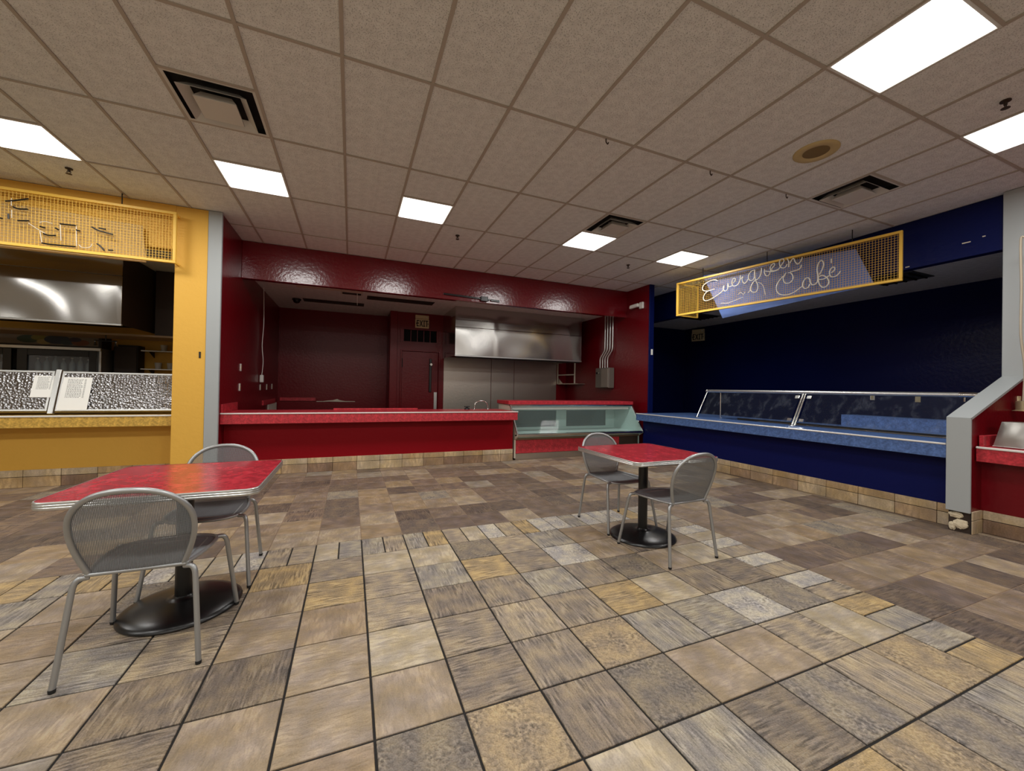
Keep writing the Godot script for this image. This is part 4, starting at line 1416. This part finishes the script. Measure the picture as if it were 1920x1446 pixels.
# ---------------------------------------------------------------- blue stall
func build_blue_stall() -> void:
	build_blue_sign()
	var c := thing("blue_counter", "long mottled blue laminate counter with a metal edge strip", "counter")
	part("worktop", Vector3(5.362, 0.69, -6.42), Vector3(5.95, 0.826, -1.937), M.blue_lam, c)
	part("rear_worktop", Vector3(6.44, 0.69, -6.42), Vector3(6.8, 0.826, -1.937), M.blue_lam, c)
	part("front_edge", Vector3(5.348, 0.685, -6.42), Vector3(5.362, 0.817, -1.937), M.blue_lam, c, 0.003)
	part("metal_strip", Vector3(5.34, 0.812, -6.42), Vector3(5.36, 0.83, -1.937), M.alu_strip, c, 0.004)
	part("food_well", Vector3(5.95, 0.55, -5.0), Vector3(6.44, 0.57, -1.937), M.dark, c)
	part("well_liner", Vector3(6.42, 0.57, -5.0), Vector3(6.44, 0.828, -1.937), M.dark, c)
	part("well_end", Vector3(5.95, 0.69, -6.42), Vector3(6.44, 0.826, -5.0), M.blue_lam, c)
	part("well_rim", Vector3(5.95, 0.81, -5.0), Vector3(5.975, 0.827, -1.937), M.dark, c)
	for k in 4:
		part("well_bar", Vector3(5.975, 0.80, -4.4 + 0.7 * k), Vector3(6.42, 0.82, -4.37 + 0.7 * k), M.steel_wall, c)
	tag(put("rear_ledge", boxed(Vector3(6.82, 0.0, -3.6), Vector3(7.1, 0.98, -1.937), 0.004), M.blue_lam, self), "raised blue laminate ledge behind the sneeze guard", "ledge")
	# guard
	var g := thing("sneeze_guard", "slanted glass sneeze guard on steel posts over blue counter", "sneeze guard", Vector3(5.8, 0.828, -3.65))
	var s := st()
	tube(s, [Vector3(0.25, 0.472, -1.67), Vector3(0.25, 0.472, 1.71)], 0.027, 14)
	put("top_rail", s, M.alu, g)
	for z: float in [-1.67, -0.015]:
		s = st()
		tube(s, [Vector3(0.0, 0.0, z), Vector3(0.25, 0.472, z)], 0.014, 10)
		if z > -1.0:
			tube(s, [Vector3(0.0, 0.0, z + 0.035), Vector3(0.25, 0.472, z + 0.035)], 0.014, 10)
		put("front_post", s, M.chrome, g)
		s = st()
		lathe(s, [Vector2(0.034, 0.0), Vector2(0.032, 0.008), Vector2(0.016, 0.012)], Vector3(0.0, 0.0, z), 14)
		put("flange", s, M.chrome, g)
	s = st()
	lathe(s, [Vector2(0.0, -0.03), Vector2(0.022, -0.022), Vector2(0.03, 0.0), Vector2(0.022, 0.022), Vector2(0.0, 0.03)], Vector3(0.25, 0.475, -1.68), 14)
	put("ball_joint", s, M.chrome, g)
	s = st()
	tube(s, [Vector3(0.5, 0.0, -1.6), Vector3(0.5, 0.475, -1.6)], 0.013, 10)
	tube(s, [Vector3(0.5, 0.475, -1.6), Vector3(0.25, 0.475, -1.62)], 0.012, 10)
	put("rear_post", s, M.chrome, g)
	for a in [[-1.62, -0.05], [0.06, 1.69]]:
		s = st()
		obox(s, Vector3(0.127, 0.245, (a[0] + a[1]) / 2), Vector3(0.108, 0.204, 0), Vector3(0.003, -0.0015, 0), Vector3(0, 0, (a[1] - a[0]) / 2))
		put("glass_pane", s, M.glass_smear, g)
	for a in [[0.215, 0.40, -0.075], [0.215, 0.40, 0.085], [0.04, 0.075, -0.075], [0.04, 0.075, 0.085]]:
		s = st()
		obox(s, Vector3(a[0], a[1], a[2]), Vector3(0.012, 0.022, 0), Vector3(0.012, -0.007, 0), Vector3(0, 0, 0.03), 0.004)
		put("clamp", s, M.chrome, g)
	s = st()
	tube(s, [Vector3(0.25, 0.472, 1.56), Vector3(0.25, 0.472, 1.7)], 0.032, 12)
	tube(s, [Vector3(0.25, 0.40, 1.6), Vector3(0.25, 0.472, 1.6)], 0.016, 10)
	put("end_bracket", s, M.chrome, g)
	part("well_divider", Vector3(6.17, 0.805, -4.4), Vector3(6.19, 0.822, -1.937), M.steel_wall, c)
	exit_sign(Vector3(8.72, 2.66, -8.0), -PI / 2 + 0.35, "dim EXIT sign in the dark blue stall")
	wall_plate(Vector3(8.85, 1.245, -4.175), -PI / 2, "left white wall plate on the dark blue back wall", M.white, "wall plates of the blue back wall")
	wall_plate(Vector3(8.85, 1.23, -3.55), -PI / 2, "right almond wall plate on the dark blue back wall", M.almond, "wall plates of the blue back wall")
	for a in [[Vector3(7.6, KCEIL, -6.9), "dark ceiling vent left of the mesh script sign"], [Vector3(7.6, KCEIL, -3.3), "dark ceiling vent right end of the blue stall"], [Vector3(7.5, KCEIL, -5.2), "dark ceiling vent middle of the blue stall"]]:
		var o := thing("square_vent", a[1], "vent", a[0], 0.0, "ceiling vents of the blue stall")
		part("rim", Vector3(-0.3, -0.012, -0.3), Vector3(0.3, 0.0, 0.3), M.slate, o, 0.004)
		for k in 5:
			part("slat", Vector3(-0.26, -0.03, -0.24 + 0.115 * k), Vector3(0.26, -0.012, -0.22 + 0.115 * k), M.void, o)

# ---------------------------------------------------------------- right red stall
func build_right_stall() -> void:
	var c := thing("red_counter", "short red counter at the right edge beyond the grey partition", "counter")
	part("worktop", Vector3(5.44, 0.685, -1.765), Vector3(6.3, 0.815, 4.4), M.red_lam, c)
	part("front_edge", Vector3(5.425, 0.68, -1.765), Vector3(5.44, 0.806, 4.4), M.red_lam, c, 0.003)
	part("metal_strip", Vector3(5.415, 0.80, -1.765), Vector3(5.437, 0.82, 4.4), M.alu_strip, c, 0.004)
	tag(put("end_splash", boxed(Vector3(5.48, 0.816, -1.765), Vector3(5.8, 0.92, -1.735), 0.003), M.red_lam, self), "low red laminate splash beside the stainless pan", "splash")
	var p := thing("steel_pan", "upturned stainless steel pan on the right red counter", "pan", Vector3(5.72, 0.824, -1.49))
	var s := st()
	var b := [Vector2(0.13, 0.22), Vector2(0.09, 0.18)]
	var lo := []
	var hi := []
	for k in 4:
		var sx := -1.0 if k == 0 or k == 3 else 1.0
		var sz := -1.0 if k < 2 else 1.0
		lo.append(Vector3(sx * b[0].x, 0.0, sz * b[0].y))
		hi.append(Vector3(sx * b[1].x, 0.23, sz * b[1].y))
	for k in 4:
		flat_quad(s, lo[k], lo[(k + 1) % 4], hi[(k + 1) % 4], hi[k], Vector3(0, 0.1, 0))
	flat_quad(s, hi[0], hi[1], hi[2], hi[3], Vector3(0, 0.1, 0))
	put("body", s, relief(tri_map(mat(rgb(168, 166, 162), 0.35, 0.9), Vector3(2, 2, 2)), T.dent, 2.0), p)
	s = st()
	for k in 4:
		tube(s, [lo[k], lo[(k + 1) % 4]], 0.006, 6)
	put("rolled_rim", s, M.alu, p)
	var l := thing("heat_lamp", "small brass collared heat lamp hanging on twisted cable", "lamp", Vector3(6.2, 1.17, -1.70))
	s = st()
	lathe(s, [Vector2(0.035, 0.0), Vector2(0.05, -0.005), Vector2(0.05, -0.09), Vector2(0.075, -0.1), Vector2(0.0, -0.101)], Vector3(0, 0.08, 0), 20)
	put("collar", s, mat(rgb(176, 160, 128), 0.35, 0.6), l)
	s = st()
	tube(s, smooth_path([Vector3(0, 0.08, 0), Vector3(0.0, 0.4, 0.008), Vector3(-0.02, 0.75, -0.014), Vector3(0.006, 1.2, -0.02), Vector3(0.0, 1.68, -0.025), Vector3(0.0, 1.72, 0.0), Vector3(0.0, 1.725, 0.06)], 6), 0.010, 6)
	put("cable", s, mat(rgb(176, 164, 144), 0.6), l)
	wall_plate(Vector3(6.36, 1.24, -1.775), 0.0, "almond wall plate below the sloping grey partition edge", M.almond, "")
	var tm := put("timer_knob", boxed(Vector3(6.68, 1.27, -1.775), Vector3(6.76, 1.39, -1.74), 0.01), M.slate, self)
	tag(tm, "dim grey control box on the red partition face", "control box")
	for a in [[1.95, "brown shelf bar at the right edge, upper"], [1.55, "brown shelf bar at the right edge, lower"]]:
		var o := put("shelf_bar", boxed(Vector3(7.2, a[0], -1.774), Vector3(7.24, a[0] + 0.03, 0.6), 0.004), M.brown, self)
		tag(o, a[1], "shelf bar", "shelf bars of the right stall")

# ---------------------------------------------------------------- tables and chairs
func rounded_rect(hx: float, hz: float, r: float, seg := 6) -> Array:
	var out := []
	for c in [[1, 1, 0], [-1, 1, 1], [-1, -1, 2], [1, -1, 3]]:
		for k in seg + 1:
			var an: float = PI / 2 * (c[2] + float(k) / seg)
			out.append(Vector2(c[0] * (hx - r) + cos(an) * r, c[1] * (hz - r) + sin(an) * r))
	return out

func make_table(at: Vector3, label: String) -> Node3D:
	var t := thing("cafe_table", label, "table", at, 0.0, "square red cafe tables")
	var h := 0.745
	var s := st()
	var rr := rounded_rect(0.428, 0.428, 0.06)
	for k in rr.size():
		var a: Vector2 = rr[k]
		var b: Vector2 = rr[(k + 1) % rr.size()]
		for e in [[h, Vector3.UP], [h - 0.034, Vector3.DOWN]]:
			var n: Vector3 = e[1]
			tri(s, [Vector3(0, e[0], 0), Vector3(a.x, e[0], a.y), Vector3(b.x, e[0], b.y)], [n, n, n], [Vector2.ZERO, a, b])
	put("tabletop", s, M.table_lam, t)
	# ribbed metal edge
	s = st()
	var prof := [Vector2(-0.002, 0.001), Vector2(0.003, 0.0005), Vector2(0.005, -0.003), Vector2(0.005, -0.007), Vector2(0.002, -0.010), Vector2(0.005, -0.013), Vector2(0.005, -0.018), Vector2(0.002, -0.021), Vector2(0.005, -0.024), Vector2(0.005, -0.029), Vector2(0.003, -0.034), Vector2(-0.002, -0.035)]
	for k in rr.size():
		var a: Vector2 = rr[k]
		var b: Vector2 = rr[(k + 1) % rr.size()]
		var prev: Vector2 = rr[(k - 1 + rr.size()) % rr.size()]
		var nxt: Vector2 = rr[(k + 2) % rr.size()]
		var na := edge_normal(prev, a, b)
		var nb := edge_normal(a, b, nxt)
		for j in prof.size() - 1:
			var p: Vector2 = prof[j]
			var q: Vector2 = prof[j + 1]
			var d := q - p
			var f := Vector2(-d.y, d.x).normalized()
			var n0 := Vector3(na.x * f.x, f.y, na.y * f.x)
			var n1 := Vector3(nb.x * f.x, f.y, nb.y * f.x)
			var v := [Vector3(a.x + na.x * p.x, h + p.y, a.y + na.y * p.x), Vector3(b.x + nb.x * p.x, h + p.y, b.y + nb.y * p.x), Vector3(b.x + nb.x * q.x, h + q.y, b.y + nb.y * q.x), Vector3(a.x + na.x * q.x, h + q.y, a.y + na.y * q.x)]
			tri(s, [v[0], v[1], v[2]], [n0, n1, n1], [Vector2.ZERO, Vector2.ZERO, Vector2.ZERO])
			tri(s, [v[0], v[2], v[3]], [n0, n1, n0], [Vector2.ZERO, Vector2.ZERO, Vector2.ZERO])
	put("metal_edge", s, M.alu, t)
	s = st()
	tube(s, [Vector3(0, 0.05, 0), Vector3(0, 0.7, 0)], 0.04, 20)
	put("column", s, M.black, t)
	s = st()
	box(s, Vector3(-0.16, 0.69, -0.04), Vector3(0.16, 0.711, 0.04), 0.004)
	box(s, Vector3(-0.04, 0.69, -0.16), Vector3(0.04, 0.711, 0.16), 0.004)
	put("top_bracket", s, M.black, t)
	s = st()
	lathe(s, [Vector2(0.0, 0.0), Vector2(0.275, 0.0), Vector2(0.282, 0.006), Vector2(0.28, 0.014), Vector2(0.262, 0.026), Vector2(0.22, 0.038), Vector2(0.15, 0.05), Vector2(0.08, 0.057), Vector2(0.05, 0.062), Vector2(0.042, 0.075), Vector2(0.04, 0.075)], Vector3.ZERO, 48)
	put("base", s, M.black, t)
	return t

func edge_normal(a: Vector2, b: Vector2, c: Vector2) -> Vector2:
	var d := (c - b).normalized() + (b - a).normalized()
	return Vector2(d.y, -d.x).normalized()

# half width of the chair back at height t (0 seat, 1 top)
func back_half(t: float) -> float:
	if t < 0.52:
		return lerpf(0.166, 0.214, sin(t / 0.52 * PI / 2))
	return 0.214 * pow(maxf(0.0, 1.0 - pow((t - 0.52) / 0.48, 2.25)), 1.0 / 2.25)

func back_point(x: float, t: float) -> Vector3:
	return Vector3(x, 0.452 + 0.372 * t, 0.205 + 0.085 * t + 0.02 * t * t - 0.35 * x * x + 0.012)

func seat_half(t: float) -> float:      # t 0 rear, 1 front
	if t < 0.6:
		return lerpf(0.172, 0.212, sin(t / 0.6 * PI / 2))
	return 0.212 * pow(maxf(0.0, 1.0 - pow((t - 0.6) / 0.4, 2.8)), 1.0 / 2.8)

func seat_point(x: float, t: float) -> Vector3:
	var dish := -0.016 * (1.0 - pow(x / 0.22, 2)) * sin(clampf(t, 0, 1) * PI)
	return Vector3(x, 0.447 + dish - 0.012 * pow(t, 4), 0.212 - 0.44 * t)

func lattice(half: Callable, at: Callable, pitch: float, r: float, length: float) -> SurfaceTool:
	var s := st()
	var nx := int(0.43 / pitch)
	for k in range(1, nx):
		var x := -0.215 + 0.43 * k / nx
		var run := []
		for j in 65:
			var t := j / 64.0
			if half.call(t) >= absf(x) + 0.001:
				run.append(t)
		if run.size() > 2:
			var p := []
			for j in 9:
				p.append(at.call(x, lerpf(run[0], run[run.size() - 1], j / 8.0)))
			wire(s, p, r)
	var nt := int(length / pitch)
	for k in range(1, nt):
		var t := float(k) / nt
		var w: float = half.call(t)
		if w < 0.02:
			continue
		var p := []
		for j in 9:
			p.append(at.call(lerpf(-w, w, j / 8.0), t))
		wire(s, p, r)
	return s

func make_chair(label: String) -> Node3D:
	var c := thing("mesh_chair", label, "chair", Vector3.ZERO, 0.0, "silver mesh cafe chairs")
	put("seat_mesh", lattice(seat_half, seat_point, 0.0056, 0.0019, 0.44), M.chair_mesh, c)
	put("back_mesh", lattice(back_half, back_point, 0.0056, 0.0014, 0.39), M.chair_mesh, c)
	# hoop of the back
	var p := []
	for k in 10:
		p.append(back_point(-back_half(0.052 * k), 0.052 * k))
	for k in 33:
		var a := PI - PI * k / 32.0
		p.append(back_point(0.214 * signf(cos(a)) * pow(absf(cos(a)), 2.0 / 2.25), 0.52 + 0.48 * pow(absf(sin(a)), 2.0 / 2.25)))
	for k in range(9, -1, -1):
		p.append(back_point(back_half(0.052 * k), 0.052 * k))
	var s := st()
	tube(s, p, 0.0125, 10)
	put("back_frame", s, M.chair, c)
	# rim of the seat
	p = []
	for k in 10:
		p.append(seat_point(-seat_half(0.06 * k), 0.06 * k))
	for k in 33:
		var a := PI - PI * k / 32.0
		p.append(seat_point(0.212 * signf(cos(a)) * pow(absf(cos(a)), 2.0 / 2.8), 0.6 + 0.4 * pow(absf(sin(a)), 2.0 / 2.8)))
	for k in range(9, -1, -1):
		p.append(seat_point(seat_half(0.06 * k), 0.06 * k))
	s = st()
	tube(s, p, 0.009, 8, true)
	put("seat_rim", s, M.chair, c)
	s = st()
	tube(s, bent([Vector3(-0.16, 0.437, 0.19), Vector3(-0.16, 0.432, -0.15), Vector3(-0.16, 0.432, -0.16), Vector3(0.16, 0.432, -0.16), Vector3(0.16, 0.437, 0.19)], 0.03), 0.008, 8)
	put("under_frame", s, M.chair, c)
	for sx: float in [-1.0, 1.0]:
		for e in [[0.2, 0.262, 0.245, 0.165], [-0.165, -0.255, 0.275, 0.19]]:
			s = st()
			var top := Vector3(sx * e[3], 0.434, e[0])
			var knee := Vector3(sx * (e[3] + 0.045), 0.434, e[0] + (0.012 if e[0] > 0 else -0.012))
			var foot := Vector3(sx * e[2], 0.012, e[1])
			tube(s, bent([top, knee, foot], 0.05, 7), 0.0118, 10)
			var leg := put("leg", s, M.chair, c)
			s = st()
			lathe(s, [Vector2(0.0, 0.0), Vector2(0.0115, 0.001), Vector2(0.0128, 0.012), Vector2(0.0118, 0.016)], Vector3(sx * e[2], 0.0, e[1]), 12)
			put("foot_cap", s, M.rubber, leg)
	return c

func build_furniture() -> void:
	make_table(Vector3(-0.865, 0.0008, -2.80), "red topped square table at the left, nearer the camera")
	make_table(Vector3(2.41, 0.0008, -2.785), "red topped square table at the right, before the blue counter")
	var c := make_chair("silver mesh chair with its back to the camera at the left table")
	c.position = Vector3(-0.866, 0.0008, -2.47)
	dup(c, Vector3(-0.845, 0.0008, -3.175), PI, "silver mesh chair on the far side of the left table")
	dup(c, Vector3(2.385, 0.0008, -2.468), 0.05, "silver mesh chair with its back to the camera at the right table")
	dup(c, Vector3(2.40, 0.0008, -3.155), PI + 0.02, "silver mesh chair on the far side of the right table")

# strokes of the unlit neon tubes: along the sign, height
const NEON_SCRIPT := [[0.785,3.201,0.746,3.226,0.674,3.232,0.602,3.217,0.537,3.183,0.509,3.133,0.530,3.085,0.596,3.064,0.669,3.062,0.732,3.072],[0.637,3.064,0.580,3.040,0.536,2.985,0.533,2.930,0.566,2.896,0.631,2.897,0.711,2.921,0.796,2.960,0.857,2.998,0.887,3.034,0.898,3.100,0.883,3.058,0.903,3.008,0.940,3.001,0.962,3.042,0.961,3.125,0.980,3.060,1.028,3.066],[1.053,3.113,1.082,3.136,1.085,3.173,1.056,3.183,1.034,3.146,1.031,3.095,1.057,3.056,1.108,3.056,1.143,3.086,1.160,3.141,1.166,3.213],[1.167,3.147,1.205,3.175,1.195,3.141,1.207,3.087,1.235,3.066,1.269,3.088,1.289,3.127],[1.369,3.246,1.329,3.234,1.295,3.184,1.293,3.126,1.324,3.091,1.364,3.096,1.380,3.136],[1.385,3.249,1.387,3.163,1.404,3.073,1.432,3.003,1.436,2.946,1.413,2.893,1.367,2.892,1.333,2.924,1.325,2.961,1.345,3.022,1.384,3.070,1.431,3.089,1.463,3.124,1.482,3.183,1.487,3.252],[1.533,3.227,1.530,3.172,1.553,3.117,1.592,3.116,1.616,3.165,1.640,3.215,1.671,3.249,1.664,3.281,1.634,3.272,1.612,3.229,1.622,3.185,1.666,3.164,1.715,3.169],[1.540,3.191,1.641,3.159,1.709,3.164,1.739,3.191,1.772,3.237,1.798,3.278,1.792,3.313,1.750,3.317,1.738,3.259,1.757,3.200,1.799,3.176,1.829,3.196,1.840,3.226],[1.839,3.307,1.863,3.254,1.864,3.173],[1.881,3.229,1.904,3.277,1.927,3.284,1.950,3.225,1.979,3.191,2.013,3.215,2.035,3.275],[2.027,3.166,2.014,3.123,1.975,3.103,1.883,3.096],[1.830,3.101,1.807,3.060,1.792,3.016,1.808,2.958,1.844,2.934,1.890,2.940,1.922,2.987,1.915,3.041,1.889,3.081,1.854,3.089],[1.795,3.056,1.741,3.000,1.706,2.932,1.703,2.864,1.732,2.804,1.786,2.770,1.857,2.760,1.933,2.779,1.989,2.814,2.039,2.850],[2.132,2.863,2.117,2.821,2.078,2.809,2.048,2.842,2.050,2.900,2.077,2.952,2.110,2.958,2.132,2.934,2.140,2.887,2.160,2.848,2.192,2.844,2.223,2.875,2.233,2.918],[2.248,2.971,2.279,3.040,2.296,3.105,2.283,3.155,2.257,3.165,2.231,3.127,2.219,3.048,2.230,2.969,2.233,2.905,2.250,2.832,2.282,2.787,2.323,2.785,2.356,2.828,2.347,2.886,2.316,2.931,2.275,2.953,2.244,2.941],[2.239,2.904,2.286,2.897,2.327,2.909,2.357,2.934],[2.382,2.965,2.417,2.994,2.421,3.030,2.396,3.039,2.369,3.006,2.364,2.957,2.383,2.912,2.428,2.905,2.462,2.928,2.486,2.965],[2.382,3.163,2.383,3.101]]
const NEON_THIN := [[1.438,3.038,1.491,2.998,1.524,2.928,1.544,2.819],[0.845,2.805,0.966,2.788,1.075,2.811,1.210,2.845],[1.285,2.897,1.326,2.939],[1.124,2.898,1.174,2.925,1.216,2.888,1.244,2.926]]
const NEON_PALE := [[-3.447,3.246,-3.446,3.167],[-3.442,3.123,-3.441,3.036],[-3.309,3.001,-3.217,2.935,-3.174,2.913],[-3.053,3.038,-3.044,2.851],[-2.921,3.038,-2.914,2.811],[-2.781,2.855,-2.803,2.813,-2.866,2.803,-2.895,2.829],[-3.224,3.023,-3.176,3.043,-3.116,3.027],[-3.217,2.928,-3.198,2.801]]
const NEON_BLACK := [[-3.493,3.208,-3.418,3.230,-3.314,3.269],[-3.435,3.158,-3.391,3.144,-3.317,3.153],[-3.393,3.015,-3.304,3.028],[-3.543,3.021,-3.512,3.016],[-3.467,3.075,-3.464,3.021],[-3.056,3.038,-2.921,3.040],[-3.093,2.986,-3.065,2.968],[-3.190,2.906,-3.146,2.895,-3.086,2.901],[-3.198,2.801,-3.117,2.795,-2.922,2.802],[-2.787,3.050,-2.725,3.018,-2.601,2.994],[-2.740,2.865,-2.704,2.835,-2.674,2.793],[-2.639,2.806,-2.597,2.809],[-2.920,2.993,-2.889,2.987],[-3.218,2.980,-3.175,2.972],[-2.726,3.049,-2.667,3.043]]

# tone of the floor tiles that stand out in the picture, by column and row
const TONES := {"-4,3": 9, "-3,1": 4, "-3,2": 4, "-3,4": 11, "-2,1": 1, "-2,3": 1, "-2,4": 1, "-1,0": 10, "-1,1": 1, "-1,2": 1, "-1,3": 10, "-1,4": 5, "-1,5": 2, "0,0": 7, "0,1": 1, "0,2": 3, "0,4": 0, "0,5": 3, "1,0": 8, "1,1": 4, "1,2": 2, "1,4": 9, "2,0": 4, "2,1": 2, "2,2": 0, "2,3": 2, "2,4": 5, "2,5": 7, "3,-1": 9, "3,0": 7, "3,1": 8, "3,2": 2, "3,3": 9, "3,4": 2, "4,-1": 11, "4,0": 1, "4,1": 9, "4,3": 2, "4,4": 6, "5,-2": 8, "5,-1": 12, "5,0": 1, "5,2": 3, "5,5": 10, "6,-2": 12, "6,-1": 0, "6,0": 0, "6,1": 6, "6,2": 2, "6,5": 1, "7,-2": 9, "7,-1": 8, "7,3": 3}
